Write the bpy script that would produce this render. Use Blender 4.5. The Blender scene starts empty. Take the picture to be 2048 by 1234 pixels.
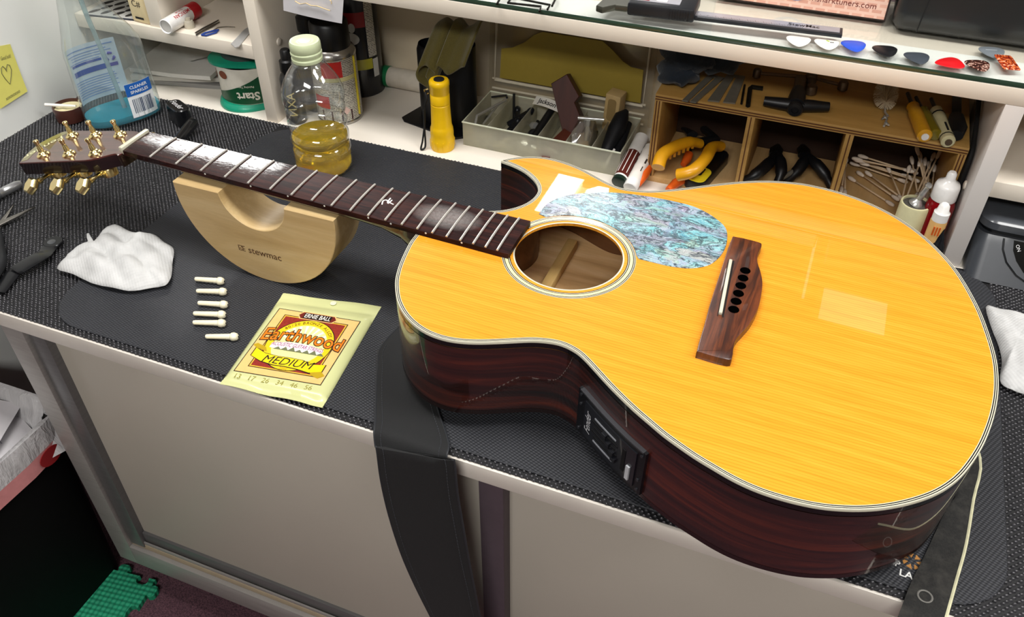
import bpy, bmesh, math, random
import numpy as np
from mathutils import Vector, Matrix, Euler

random.seed(7)
R = math.radians
scene = bpy.context.scene
col = scene.collection
MM = 0.001            # everything below is authored in millimetres; z = 0 is the top of the work mat

# ------------------------------------------------------------------ camera, world, light, exposure
CAM = Vector((446.5, -710.2, 594.3)); FPX = 1715.06
cam_d = bpy.data.cameras.new('camera'); cam = bpy.data.objects.new('camera', cam_d); col.objects.link(cam)
cam.location = CAM * MM; cam.rotation_euler = (0.86367, 0.0005, 0.38164)
cam_d.sensor_width = 36.0; cam_d.sensor_fit = 'HORIZONTAL'; cam_d.lens = 36.0 * FPX / 2048
cam_d.clip_start = 0.01; cam_d.clip_end = 30
scene.camera = cam
world = bpy.data.worlds.new('room_air'); scene.world = world; world.use_nodes = True
world.node_tree.nodes['Background'].inputs[0].default_value = (0.9, 0.95, 1.0, 1)
world.node_tree.nodes['Background'].inputs[1].default_value = 0.25
scene.view_settings.view_transform = 'Standard'; scene.view_settings.look = 'None'
scene.view_settings.exposure = -0.1; scene.view_settings.gamma = 1.0
scene.view_settings.use_curve_mapping = False
PANEL_W = 17.5        # radiance of the ceiling lamps (see ceiling_lamp below)
CEIL = 1700

CR = cam.rotation_euler.to_matrix()
def ray(px, py):
    return CR @ Vector(((px - 1024) / FPX, -(py - 617) / FPX, -1.0))
def at_z(px, py, z=0.0):
    d = ray(px, py); return CAM + d * ((z - CAM.z) / d.z)
def at_y(px, py, y):
    d = ray(px, py); return CAM + d * ((y - CAM.y) / d.y)
def at_x(px, py, x):
    d = ray(px, py); return CAM + d * ((x - CAM.x) / d.x)

# ------------------------------------------------------------------ materials
def lin(c):
    if isinstance(c, str):
        c = c.lstrip('#'); c = [int(c[i:i+2], 16) / 255 for i in (0, 2, 4)]
    return tuple((x / 12.92 if x <= 0.04045 else ((x + 0.055) / 1.055) ** 2.4) for x in c[:3]) + (1.0,)

class NT:
    def __init__(s, name):
        s.m = bpy.data.materials.new(name); s.m.use_nodes = True
        s.t = s.m.node_tree; s.n = s.t.nodes; s.l = s.t.links
        s.b = s.n['Principled BSDF']; s.out = s.n['Material Output']; s._tc = None
    def new(s, typ, **kw):
        nd = s.n.new(typ)
        for k, v in kw.items(): setattr(nd, k, v)
        return nd
    def set(s, **kw):
        for k, v in kw.items():
            s.b.inputs[k.replace('_', ' ')].default_value = v
    def tc(s):
        if s._tc is None: s._tc = s.new('ShaderNodeTexCoord')
        return s._tc.outputs['Object']
    def mapping(s, scale=(1, 1, 1), rot=(0, 0, 0), loc=(0, 0, 0), src=None):
        m = s.new('ShaderNodeMapping'); m.inputs['Scale'].default_value = scale
        m.inputs['Rotation'].default_value = rot; m.inputs['Location'].default_value = loc
        s.l.new(src or s.tc(), m.inputs['Vector']); return m.outputs['Vector']
    def noise(s, vec, scale=5, detail=3, rough=.5, dist=0):
        n = s.new('ShaderNodeTexNoise'); n.inputs['Scale'].default_value = scale
        n.inputs['Detail'].default_value = detail; n.inputs['Roughness'].default_value = rough
        n.inputs['Distortion'].default_value = dist; s.l.new(vec, n.inputs['Vector']); return n.outputs['Fac']
    def ramp(s, fac, stops, interp='LINEAR'):
        r = s.new('ShaderNodeValToRGB'); e = r.color_ramp; e.interpolation = interp
        while len(e.elements) < len(stops): e.elements.new(0.5)
        for el, (p, c) in zip(e.elements, stops): el.position = p; el.color = lin(c)
        s.l.new(fac, r.inputs['Fac']); return r.outputs['Color']
    def math(s, op, a, b=None):
        m = s.new('ShaderNodeMath', operation=op)
        for i, x in enumerate((a, b)):
            if x is None: continue
            if isinstance(x, (int, float)): m.inputs[i].default_value = x
            else: s.l.new(x, m.inputs[i])
        return m.outputs[0]
    def mix(s, fac, a, b, blend='MIX'):
        m = s.new('ShaderNodeMix', data_type='RGBA', blend_type=blend)
        for sock, x in ((m.inputs[0], fac), (m.inputs[6], a), (m.inputs[7], b)):
            if isinstance(x, (int, float)): sock.default_value = x
            elif isinstance(x, (tuple, str)): sock.default_value = lin(x)
            else: s.l.new(x, sock)
        return m.outputs[2]
    def schlick(s, f0=.04):
        lw = s.new('ShaderNodeLayerWeight'); lw.inputs['Blend'].default_value = .5
        return s.math('ADD', s.math('MULTIPLY', s.math('POWER', lw.outputs['Facing'], 5.0), 1 - f0), f0)
    def color(s, sock): s.l.new(sock, s.b.inputs['Base Color'])
    def rough(s, sock): s.l.new(sock, s.b.inputs['Roughness'])
    def bump(s, h, strength=.3, dist=.0005):
        b = s.new('ShaderNodeBump'); b.inputs['Strength'].default_value = strength
        b.inputs['Distance'].default_value = dist; s.l.new(h, b.inputs['Height'])
        s.l.new(b.outputs['Normal'], s.b.inputs['Normal'])

_mats = {}
def M(name, c='#808080', rough=.45, metal=0.0, var=.07, scale=120, bump=0.0, coat=0.0, spec=.5, stretch=(1, 1, 1), trans=0.0, ior=1.45, alpha=1.0, sheen=0.0):
    """plain surface with a little procedural mottling of colour, roughness and relief"""
    if name in _mats: return _mats[name]
    k = NT(name); k.set(Roughness=rough, Metallic=metal, IOR=ior)
    k.b.inputs['Specular IOR Level'].default_value = spec
    k.b.inputs['Coat Weight'].default_value = coat; k.b.inputs['Coat Roughness'].default_value = .05
    k.b.inputs['Transmission Weight'].default_value = trans; k.b.inputs['Alpha'].default_value = alpha
    k.b.inputs['Sheen Weight'].default_value = sheen
    n = k.noise(k.mapping(stretch), scale, 4)
    l = lin(c); 
    mx = k.new('ShaderNodeMix', data_type='RGBA', blend_type='MIX')
    k.l.new(n, mx.inputs[0])
    mx.inputs[6].default_value = tuple(max(0, x * (1 - var * 1.6)) for x in l[:3]) + (1,)
    mx.inputs[7].default_value = tuple(min(1, x * (1 + var * 1.6)) for x in l[:3]) + (1,)
    k.color(mx.outputs[2])
    if bump: k.bump(n, bump, .0006)
    _mats[name] = k.m
    return k.m

def clear_plastic(name, tint='#ffffff', body=.06, gloss=.06, rough=.06, f0=.04):
    """thin clear plastic wall: light passes through, rims and glancing faces mirror the room"""
    if name in _mats: return _mats[name]
    k = NT(name); k.n.remove(k.b)
    tr = k.new('ShaderNodeBsdfTransparent'); tr.inputs[0].default_value = lin(tint)
    gl = k.new('ShaderNodeBsdfGlossy'); gl.inputs['Roughness'].default_value = rough
    df = k.new('ShaderNodeBsdfDiffuse'); df.inputs[0].default_value = lin(tint)
    nz = k.noise(k.mapping(), 60, 3)
    f = k.math('ADD', k.schlick(f0), k.math('MULTIPLY', nz, gloss))
    m0 = k.new('ShaderNodeMixShader'); m0.inputs[0].default_value = body
    k.l.new(tr.outputs[0], m0.inputs[1]); k.l.new(df.outputs[0], m0.inputs[2])
    m1 = k.new('ShaderNodeMixShader'); k.l.new(f, m1.inputs[0])
    k.l.new(m0.outputs[0], m1.inputs[1]); k.l.new(gl.outputs[0], m1.inputs[2])
    k.l.new(m1.outputs[0], k.out.inputs['Surface'])
    _mats[name] = k.m
    return k.m

def wood(name, stops, axis='x', scale=60, stretch=14, dist=1.2, rough=.4, coat=0.0, bump=.1, fine=True):
    """timber: grain runs along axis, colour bands across it"""
    if name in _mats: return _mats[name]
    k = NT(name)
    s = {'x': (1, stretch, stretch), 'y': (stretch, 1, stretch), 'z': (stretch, stretch, 1)}[axis]
    v = k.mapping(s)
    n = k.noise(v, scale / stretch, 5, .55, dist)
    c = k.ramp(n, stops)
    if fine:
        f = k.noise(k.mapping(tuple(q * 4 for q in s)), scale / 2, 3, .6)
        c = k.mix(k.math('MULTIPLY', f, .35), c, k.mix(.55, c, '#000000'))
    k.color(c); k.set(Roughness=rough); k.b.inputs['Coat Weight'].default_value = coat
    k.b.inputs['Coat Roughness'].default_value = .03
    if bump: k.bump(n, bump, .0003)
    _mats[name] = k.m
    return k.m

# ------------------------------------------------------------------ mesh helpers (millimetres)
class MB:
    def __init__(s): s.v = []; s.f = []; s.mi = []
    def add(s, vs, fs, mi=0, X=None):
        b = len(s.v)
        s.v += [tuple(X @ Vector(p)) for p in vs] if X is not None else [tuple(p) for p in vs]
        s.f += [tuple(i + b for i in f) for f in fs]; s.mi += [mi] * len(fs); return s
    def box(s, x0, x1, y0, y1, z0, z1, bev=0.0, seg=2, mi=0, X=None):
        if bev <= 0:
            return s.add([(x0, y0, z0), (x1, y0, z0), (x1, y1, z0), (x0, y1, z0), (x0, y0, z1), (x1, y0, z1), (x1, y1, z1), (x0, y1, z1)],
                         [(3, 2, 1, 0), (4, 5, 6, 7), (0, 1, 5, 4), (1, 2, 6, 5), (2, 3, 7, 6), (3, 0, 4, 7)], mi, X)
        bm = bmesh.new(); bmesh.ops.create_cube(bm, size=1)
        for v in bm.verts:
            v.co = Vector(((x0 + x1) / 2 + v.co.x * (x1 - x0), (y0 + y1) / 2 + v.co.y * (y1 - y0), (z0 + z1) / 2 + v.co.z * (z1 - z0)))
        bmesh.ops.bevel(bm, geom=list(bm.edges), offset=bev, segments=seg, profile=.5, affect='EDGES')
        return s.bm(bm, mi, X)
    def bm(s, bm, mi=0, X=None):
        bm.verts.index_update()
        s.add([v.co.copy() for v in bm.verts], [[v.index for v in f.verts] for f in bm.faces], mi, X); bm.free(); return s
    def tube(s, path, r, n=10, caps=True, closed=False, mi=0, X=None, flat=None):
        P = [Vector(p) for p in path]; m = len(P)
        rr = r if isinstance(r, (list, tuple)) else [r] * m
        T = []
        for i in range(m):
            a = P[(i - 1) % m] if (closed or i > 0) else P[i]; b = P[(i + 1) % m] if (closed or i < m - 1) else P[i]
            t = b - a; T.append(t.normalized() if t.length > 1e-9 else Vector((0, 0, 1)))
        up = Vector((0, 0, 1)) if abs(T[0].z) < .95 else Vector((0, 1, 0))
        N = (up - T[0] * up.dot(T[0])).normalized(); vs = []
        for i in range(m):
            N = (N - T[i] * N.dot(T[i]))
            N = N.normalized() if N.length > 1e-6 else T[i].orthogonal().normalized()
            B = T[i].cross(N)
            for k in range(n):
                a = 2 * math.pi * k / n
                fz = flat if flat else 1.0
                vs.append(P[i] + (N * math.cos(a) * fz + B * math.sin(a)) * rr[i])
        fs = []
        for i in range(m if closed else m - 1):
            j = (i + 1) % m
            for k in range(n): fs.append((i * n + k, i * n + (k + 1) % n, j * n + (k + 1) % n, j * n + k))
        if caps and not closed:
            fs.append(tuple(range(n - 1, -1, -1))); fs.append(tuple((m - 1) * n + k for k in range(n)))
        return s.add(vs, fs, mi, X)
    def lathe(s, prof, n=32, c=(0, 0, 0), mi=0, X=None, sx=1.0, sy=1.0, close=True, rot=0.0):
        vs = []; fs = []; m = len(prof)
        for r, z in prof:
            for k in range(n):
                a = 2 * math.pi * k / n + rot
                vs.append((c[0] + r * math.cos(a) * sx, c[1] + r * math.sin(a) * sy, c[2] + z))
        for i in range(m - 1):
            for k in range(n): fs.append((i * n + k, i * n + (k + 1) % n, (i + 1) * n + (k + 1) % n, (i + 1) * n + k))
        if close:
            if prof[0][0] > 1e-6: fs.append(tuple(range(n - 1, -1, -1)))
            if prof[-1][0] > 1e-6: fs.append(tuple((m - 1) * n + k for k in range(n)))
        return s.add(vs, fs, mi, X)
    def cyl(s, a, b, r, r2=None, n=20, mi=0, bev=0.0, X=None):
        a = Vector(a); b = Vector(b); L = (b - a).length; r2 = r if r2 is None else r2
        Q = Matrix.Translation(a) @ (b - a).to_track_quat('Z', 'Y').to_matrix().to_4x4()
        if X is not None: Q = X @ Q
        pr = [(r - bev, 0), (r, bev), (r2, L - bev), (r2 - bev, L)] if bev else [(r, 0), (r2, L)]
        return s.lathe(pr, n, mi=mi, X=Q)
    def ball(s, c, r, n=14, sc=(1, 1, 1), mi=0, X=None):
        pr = [(max(1e-4, math.sin(math.pi * i / (n // 2)) * 1.0), -math.cos(math.pi * i / (n // 2))) for i in range(n // 2 + 1)]
        vs = []; fs = []; m = len(pr)
        for q, z in pr:
            for k in range(n):
                a = 2 * math.pi * k / n
                vs.append((c[0] + r * sc[0] * q * math.cos(a), c[1] + r * sc[1] * q * math.sin(a), c[2] + r * sc[2] * z))
        for i in range(m - 1):
            for k in range(n): fs.append((i * n + k, i * n + (k + 1) % n, (i + 1) * n + (k + 1) % n, (i + 1) * n + k))
        return s.add(vs, fs, mi, X)
    def levels(s, outl, lv, mi=0, X=None, caps=(True, True), hole=None):
        """stack of copies of a closed outline, each inset by off at height z"""
        n = len(outl); vs = []; fs = []
        for off, z in lv:
            for q in offset(outl, off) if off else outl: vs.append((q[0], q[1], z))
        for i in range(len(lv) - 1):
            for k in range(n): fs.append((i * n + k, i * n + (k + 1) % n, (i + 1) * n + (k + 1) % n, (i + 1) * n + k))
        if caps[0]: fs.append(tuple(range(n - 1, -1, -1)))
        if caps[1]: fs.append(tuple((len(lv) - 1) * n + k for k in range(n)))
        return s.add(vs, fs, mi, X)
    def ring(s, a, b, z, mi=0, X=None):
        n = len(a)
        return s.add([(p[0], p[1], z) for p in a] + [(p[0], p[1], z) for p in b], [(k, (k + 1) % n, n + (k + 1) % n, n + k) for k in range(n)], mi, X)
    def grid(s, nu, nv, fn, mi=0, X=None):
        vs = [fn(i / nu, j / nv) for j in range(nv + 1) for i in range(nu + 1)]
        fs = [(j * (nu + 1) + i, j * (nu + 1) + i + 1, (j + 1) * (nu + 1) + i + 1, (j + 1) * (nu + 1) + i) for j in range(nv) for i in range(nu)]
        return s.add(vs, fs, mi, X)
    def slab(s, nu, nv, fn, th, mi=0, X=None):
        """sheet with thickness: fn gives the upper face, th millimetres below along z (or a function)"""
        top = [Vector(fn(i / nu, j / nv)) for j in range(nv + 1) for i in range(nu + 1)]
        tv = th if isinstance(th, Vector) else Vector((0, 0, -th))
        bot = [p + tv for p in top]; N = len(top); w = nu + 1
        fs = []
        for j in range(nv):
            for i in range(nu):
                q = (j * w + i, j * w + i + 1, (j + 1) * w + i + 1, (j + 1) * w + i)
                fs.append(q); fs.append(tuple(x + N for x in reversed(q)))
        rim = [i for i in range(w)] + [j * w + nu for j in range(1, nv + 1)] + [nv * w + i for i in range(nu - 1, -1, -1)] + [j * w for j in range(nv - 1, 0, -1)]
        for a, b in zip(rim, rim[1:] + rim[:1]): fs.append((b, a, a + N, b + N))
        return s.add(top + bot, fs, mi, X)
    def mesh(s, name):
        me = bpy.data.meshes.new(name)
        me.from_pydata([(a * MM, b * MM, c * MM) for a, b, c in s.v], [], s.f)
        return me
    def build(s, name, mat, parent=None, loc=(0, 0, 0), rot=(0, 0, 0), smooth=35, fix=True):
        me = s.mesh(name)
        mats = mat if isinstance(mat, (list, tuple)) else [mat]
        for m in mats: me.materials.append(m)
        if len(mats) > 1: me.polygons.foreach_set('material_index', s.mi)
        if fix:
            bm = bmesh.new(); bm.from_mesh(me); bmesh.ops.recalc_face_normals(bm, faces=bm.faces); bm.to_mesh(me); bm.free()
        if smooth:
            me.polygons.foreach_set('use_smooth', [True] * len(me.polygons)); me.set_sharp_from_angle(angle=R(smooth))
        me.update()
        o = bpy.data.objects.new(name, me); col.objects.link(o)
        o.location = Vector(loc) * MM; o.rotation_euler = rot
        if parent is not None: o.parent = parent
        return o

def offset(o, d):
    """move a closed counter-clockwise outline inwards by d"""
    n = len(o); out = []
    for i in range(n):
        a = Vector(o[i - 1][:2]); b = Vector(o[i][:2]); c = Vector(o[(i + 1) % n][:2])
        e1 = (b - a); e2 = (c - b)
        e1 = e1.normalized() if e1.length > 1e-9 else Vector((1, 0)); e2 = e2.normalized() if e2.length > 1e-9 else e1
        n1 = Vector((-e1.y, e1.x)); n2 = Vector((-e2.y, e2.x)); m = n1 + n2
        m = m.normalized() if m.length > 1e-6 else n1
        k = max(.5, m.dot(n1))
        p = b + m * (d / k); out.append((p.x, p.y))
    return out
def ccw(o):
    a = sum(o[i - 1][0] * o[i][1] - o[i][0] * o[i - 1][1] for i in range(len(o)))
    return list(o) if a > 0 else list(reversed(o))
def spline(pts, n=6, closed=True):
    """Catmull-Rom through points of any dimension"""
    P = [Vector(p) for p in pts]; m = len(P); out = []
    rng = range(m) if closed else range(m - 1)
    for i in rng:
        p0 = P[i - 1] if (closed or i > 0) else P[i]; p1 = P[i]; p2 = P[(i + 1) % m]
        p3 = P[(i + 2) % m] if (closed or i + 2 < m) else p2
        for k in range(n):
            t = k / n
            out.append(tuple(.5 * ((2 * p1) + (p2 - p0) * t + (2 * p0 - 5 * p1 + 4 * p2 - p3) * t * t + (3 * p1 - p0 - 3 * p2 + p3) * t ** 3)))
    if not closed: out.append(tuple(P[-1]))
    return out
def circle(cx, cy, r, n=48, r2=None, rot=0):
    r2 = r2 or r
    return [(cx + r * math.cos(2 * math.pi * k / n) * math.cos(rot) - r2 * math.sin(2 * math.pi * k / n) * math.sin(rot),
             cy + r * math.cos(2 * math.pi * k / n) * math.sin(rot) + r2 * math.sin(2 * math.pi * k / n) * math.cos(rot)) for k in range(n)]
def rrect(x0, x1, y0, y1, r, n=5):
    o = []
    for cx, cy, a in ((x1 - r, y1 - r, 0), (x0 + r, y1 - r, 90), (x0 + r, y0 + r, 180), (x1 - r, y0 + r, 270)):
        for k in range(n + 1): o.append((cx + r * math.cos(R(a + 90 * k / n)), cy + r * math.sin(R(a + 90 * k / n))))
    return o
def smooth_closed(pts, it=2):
    for _ in range(it):
        pts = [tuple((Vector(pts[i - 1]) + 2 * Vector(pts[i]) + Vector(pts[(i + 1) % len(pts)])) / 4) for i in range(len(pts))]
    return pts
def frame(loc, x=None, z=None, rz=0):
    return Matrix.Translation(Vector(loc)) @ Matrix.Rotation(rz, 4, 'Z')
def along(a, b, up=(0, 0, 1)):
    """matrix whose x axis runs from a to b, z axis close to up, origin a"""
    a = Vector(a); x = (Vector(b) - a).normalized(); u = Vector(up); z = (u - x * u.dot(x)).normalized(); y = z.cross(x)
    return Matrix(((x.x, y.x, z.x, a.x), (x.y, y.y, z.y, a.y), (x.z, y.z, z.z, a.z), (0, 0, 0, 1)))

# ------------------------------------------------------------------ things, parts, words
def tag(o, label=None, cat=None, group=None, kind=None):
    if label: o['label'] = label
    if cat: o['category'] = cat
    if group: o['group'] = group
    if kind: o['kind'] = kind
    return o
def thing(name, label, cat, loc=(0, 0, 0), rot=(0, 0, 0), group=None):
    o = bpy.data.objects.new(name, None); col.objects.link(o); o.empty_display_size = .02
    o.location = Vector(loc) * MM; o.rotation_euler = rot
    return tag(o, label, cat, group)
def share(name, src, parent=None, loc=(0, 0, 0), rot=(0, 0, 0)):
    o = bpy.data.objects.new(name, src.data); col.objects.link(o)
    o.location = Vector(loc) * MM; o.rotation_euler = rot
    if parent is not None: o.parent = parent
    return o
def text(name, s, size, mat, parent, X=None, warp=None, align='CENTER', bold=0.0, shear=0.0, sx=1.0, space=1.0, depth=0.0):
    """lettering as a mesh part: size in mm, laid in the plane of X or bent by warp(x, y)"""
    cu = bpy.data.curves.new(name, 'FONT'); cu.body = s; cu.size = size; cu.align_x = align; cu.align_y = 'CENTER'
    cu.offset = bold; cu.shear = shear; cu.space_character = space; cu.resolution_u = 3; cu.extrude = depth
    o = bpy.data.objects.new('tmp_text', cu); col.objects.link(o)
    bpy.context.view_layer.update()
    me = bpy.data.meshes.new_from_object(o.evaluated_get(bpy.context.evaluated_depsgraph_get()))
    bpy.data.objects.remove(o); bpy.data.curves.remove(cu)
    if warp:
        bm = bmesh.new(); bm.from_mesh(me)
        if len(bm.edges): bmesh.ops.subdivide_edges(bm, edges=[e for e in bm.edges if e.calc_length() > size * .25], cuts=2, use_grid_fill=False)
        bmesh.ops.triangulate(bm, faces=bm.faces); bm.to_mesh(me); bm.free()
    for v in me.vertices:
        x, y, z = v.co; x *= sx
        p = Vector(warp(x, y)) if warp else (X @ Vector((x, y, z)) if X is not None else Vector((x, y, z)))
        v.co = p * MM
    me.materials.clear(); me.materials.append(mat); me.name = name
    ob = bpy.data.objects.new(name, me); col.objects.link(ob); ob.parent = parent
    return ob

# ================================================================== the room
white_paint = M('white_paint', '#8f8b84', .6, var=.03, scale=30)
ceil_m = M('ceiling_paint', '#b9b7b2', .8, var=.04, scale=40)
def carpet_mat():
    k = NT('maroon_carpet')
    n = k.noise(k.mapping(), 420, 4, .8); n2 = k.noise(k.mapping(), 60, 3)
    k.color(k.mix(k.math('MULTIPLY', n2, .5), k.ramp(n, [(.35, '#21121a'), (.65, '#7a525c')]), '#3a2430'))
    k.set(Roughness=.95); k.bump(n, .8, .002); return k.m
MB().box(-3000, 3000, -3000, 3200, -580, -560).build('floor', carpet_mat(), smooth=0)['kind'] = 'structure'
MB().box(-3000, 3000, -3000, 3200, CEIL + 20, CEIL + 60).build('ceiling', ceil_m, smooth=0)['kind'] = 'structure'
MB().box(-3000, 3000, 3200, 3240, -560, CEIL + 20).build('wall_back', white_paint, smooth=0)['kind'] = 'structure'
MB().box(-3000, 3000, -3040, -3000, -560, CEIL + 20).build('wall_front', white_paint, smooth=0)['kind'] = 'structure'
MB().box(3000, 3040, -3000, 3200, -560, CEIL + 20).build('wall_right', white_paint, smooth=0)['kind'] = 'structure'
MB().box(-3040, -3000, -3000, 3200, -560, CEIL + 20).build('wall_far_left', white_paint, smooth=0)['kind'] = 'structure'
# low partition beside the bench
MB().box(-650, -607, -275, 420, -560, 330, 2).build('wall_left', M('partition_paint', '#e3e4e0', .5, var=.02, scale=12), smooth=30)['kind'] = 'structure'

lamp_frame = M('lamp_frame_white', '#d8d8d4', .5)
def lamp_mat(name, w):
    k = NT(name); e = k.new('ShaderNodeEmission'); e.inputs[0].default_value = (1.0, .985, .955, 1); e.inputs[1].default_value = w
    k.l.new(e.outputs[0], k.out.inputs['Surface']); return k.m
lamp_on = lamp_mat('lamp_diffuser_lit', PANEL_W)
lamp_low = lamp_mat('lamp_diffuser_bright_tube', PANEL_W * 1.2)
lamp_bright = lamp_mat('lamp_diffuser_brightest', PANEL_W * 2.5); lamp_front = lamp_mat('lamp_diffuser_front', PANEL_W * 1.8); ghost_glow = lamp_mat('added_ghost_glow', 1.6)
def ceiling_lamp(label, x0, x1, y0, y1, cells, mat):
    t = thing('ceiling_lamp', label, 'ceiling lamp', ((x0 + x1) / 2, (y0 + y1) / 2, CEIL + 20), group='ceiling lamps')
    hx, hy = (x1 - x0) / 2, (y1 - y0) / 2
    f = MB()
    for a in ((-hx - 18, -hx, -hy - 18, hy + 18), (hx, hx + 18, -hy - 18, hy + 18), (-hx, hx, -hy - 18, -hy), (-hx, hx, hy, hy + 18)):
        f.box(*a, -26, 0)
    f.box(-hx, hx, -hy, hy, -6, 0)
    f.build('lamp_frame', lamp_frame, t, smooth=0)
    for a, b in cells:
        MB().add([(a - (x0 + x1) / 2, -hy, -20), (b - (x0 + x1) / 2, -hy, -20), (b - (x0 + x1) / 2, hy, -20), (a - (x0 + x1) / 2, hy, -20)], [(3, 2, 1, 0)]).build('diffuser', mat, t, smooth=0, fix=False)
    return t
ceiling_lamp('twin tube ceiling lamp mirrored beside the cutaway of the guitar', -524, -236, 2050, 2700, [(-524, -414), (-372, -236)], lamp_low)
ceiling_lamp('wide ceiling lamp mirrored in the wet upper fretboard', -2450, -1500, 1990, 2620, [(-2450, -1500)], lamp_bright)
ceiling_lamp('added glowing strip mirrored as a pale line on the guitar top', 583, 593, 1930, 2550, [(583, 593)], ghost_glow)  # faint glowing strip added for the line it mirrors in the top
ceiling_lamp('added dim glowing panel mirrored as a pale rectangle on the guitar top', 655, 885, 1840, 2030, [(655, 885)], ghost_glow)  # weak glowing panel added only for its ghost reflection in the top
for lb, x0, x1, y0, y1 in (('ceiling lamp over the left of the bench front', -800, 200, -420, 30), ('ceiling lamp over the right of the bench front', 600, 1600, -420, 30),
                           ('ceiling lamp behind the photographer', -200, 1000, -2300, -1850), ('ceiling lamp far out to the right of the bench', 1900, 2700, 200, 900)):
    ceiling_lamp(lb, x0, x1, y0, y1, [(x0, x1)], lamp_front if 'behind' in lb else lamp_on)
# ================================================================== worktop, cabinet, shelf unit
YF, YB, YP = -270.0, 195.0, 380.0      # bench front, shelf front, back panel
XL, XR = -606.0, 900.0
lam = M('white_laminate', '#ece4d8', .35, var=.03, scale=18, coat=.15)
trimm = M('worktop_edge_grey_white', '#d5cec4', .4, var=.04, scale=40)
t = thing('worktop', 'white laminate worktop with pale edge strip under the black liner', 'worktop', (0, 0, -24))
MB().box(XL, XR, YF + 2, YP + 12, 0, 20).build('board', lam, t, smooth=0)
MB().box(XL, XR, YF - 1.5, YF + 2, 0, 20.5, .7).build('edge_strip', trimm, t)

alu = M('brushed_grey_aluminium', '#6d6c6c', .38, .4, var=.12, scale=25, stretch=(1, 1, 14))
alu2 = M('grey_aluminium_light', '#a09c98', .4, .35, var=.12, scale=25, stretch=(1, 1, 14))
door_m = M('cream_sliding_panel', '#b3aca0', .5, var=.04, scale=6)
purple = M('mauve_grey_stile', '#574b52', .5, .2, var=.08)
t = thing('display_cabinet', 'cabinet with aluminium frame and cream sliding panels under the worktop', 'cabinet', (-347, 0, -490))
X0 = -347
def cb(name, m, x0, x1, y0, y1, z0, z1, bev=.8):
    return MB().box(x0 - X0, x1 - X0, y0, y1, z0 + 490, z1 + 490, bev).build(name, m, t)
cb('post', alu2, -347, -316, -261, -215, -488, -24)
cb('post', alu, -313.5, -290, -257, -215, -440, -24)
cb('post_gap', M('black_gap', '#0b0b0c', .8), -316, -313.5, -250, -215, -446, -24, 0)
cb('bottom_rail', alu2, -316, 900, -261, -215, -488, -447)
r = cb('track', M('dusty_track_cream', '#a8987f', .6, .1), -316, 900, -255, -220, -447, -436)
for y in (-254.5, -245, -236): MB().box(31, 900 - X0, y, y + 2, 0 + 54, 0 + 60, .4).build('track_rib', alu2, r).location = Vector((0, 0, 0))
cb('door_rail', alu, -290, 900, -251, -240, -436, -412)
cb('sliding_panel', door_m, -291, 232, -247, -243, -414, -24, .5)
cb('sliding_panel', door_m, 250, 900, -240, -236, -414, -24, .5)
cb('middle_stile', purple, 230, 255, -256, -238, -470, -24)
cb('side_panel', M('cabinet_side_dark', '#33343a', .6), -345, -341, -215, 190, -488, -24, 0)
cb('cabinet_base', M('cabinet_base_dark', '#2a2426', .8), -300, 880, -200, 190, -489.9, -485, 0)
for x in (-290, 300, 850): cb('foot', M('cabinet_base_dark'), x, x + 40, -190, -150, -560, -489, 1)
cb('back_board', M('cabinet_side_dark'), -345, 900, 184, 190, -485, -24, 0)

shelf_w = M('white_shelf_board', '#e6dccd', .38, var=.03, scale=14, coat=.1)
back_w = M('cream_back_panel', '#cdbfa6', .5, var=.04, scale=9)
t = thing('shelf_unit', 'white shelf unit of open bays standing at the back of the bench', 'shelf unit', (0, YB, -4))
def sh(name, x0, x1, y0, y1, z0, z1, m=shelf_w, bev=.6):
    return MB().box(x0, x1, y0 - YB, y1 - YB, z0 + 4, z1 + 4, bev).build(name, m, t)
sh('top_shelf', XL, XR, YB, YP, 195, 213)
sh('upright', -298, -279.5, YB, YP, -4, 195)
sh('upright', 611, 630, YB, YP, -4, 195, M('white_upright_cool', '#d8d2cd', .4, var=.03, scale=14))
sh('middle_shelf', XL, -298, YB, YP, 89, 109)
sh('middle_shelf', 630, XR, YB + 4, YP, 89, 108)
sh('partition', -470, -446, YB + 3, YP, 109, 195)
sh('back_panel', XL, XR, YP, YP + 6, -4, 213, back_w, 0)
for x, y, z in ((-279, 230, 104), (611, 233, 79)):
    q = MB().lathe([(0.01, 0), (5.5, 0), (4.8, 1.6), (2.5, 2.4), (.01, 2.6)], 16, X=Matrix.Translation((x, y - YB, z + 4)) @ Matrix.Rotation(R(90 if x < 0 else -90), 4, 'Y')).build('screw_cap', shelf_w, t)

# glass sheet on the top shelf
g = NT('green_edged_glass'); g.set(Roughness=.03, IOR=1.5)
g.n.remove(g.b)
tr = g.new('ShaderNodeBsdfTransparent'); tr.inputs[0].default_value = (.975, .985, .978, 1)
gl = g.new('ShaderNodeBsdfGlossy'); gl.inputs[1].default_value = .03; mxs = g.new('ShaderNodeMixShader')
nzg = g.noise(g.mapping(), 30, 2); g.l.new(g.math('ADD', g.schlick(), g.math('MULTIPLY', nzg, .015)), mxs.inputs[0]); g.l.new(tr.outputs[0], mxs.inputs[1]); g.l.new(gl.outputs[0], mxs.inputs[2]); g.l.new(mxs.outputs[0], g.out.inputs['Surface'])
t = thing('glass_sheet', 'glass sheet with dark green edge lying on the top shelf', 'glass sheet', (-280, YB + 1, 213.3))
MB().box(0, 1170, 0, 178, 0, 5.6, .5).build('pane', g.m, t)
MB().box(0, 1170, -.6, .2, .2, 5.4, .2).build('green_edge', M('glass_edge_green', '#2f4638', .15, var=.1, scale=25, coat=.5), t)
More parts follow.
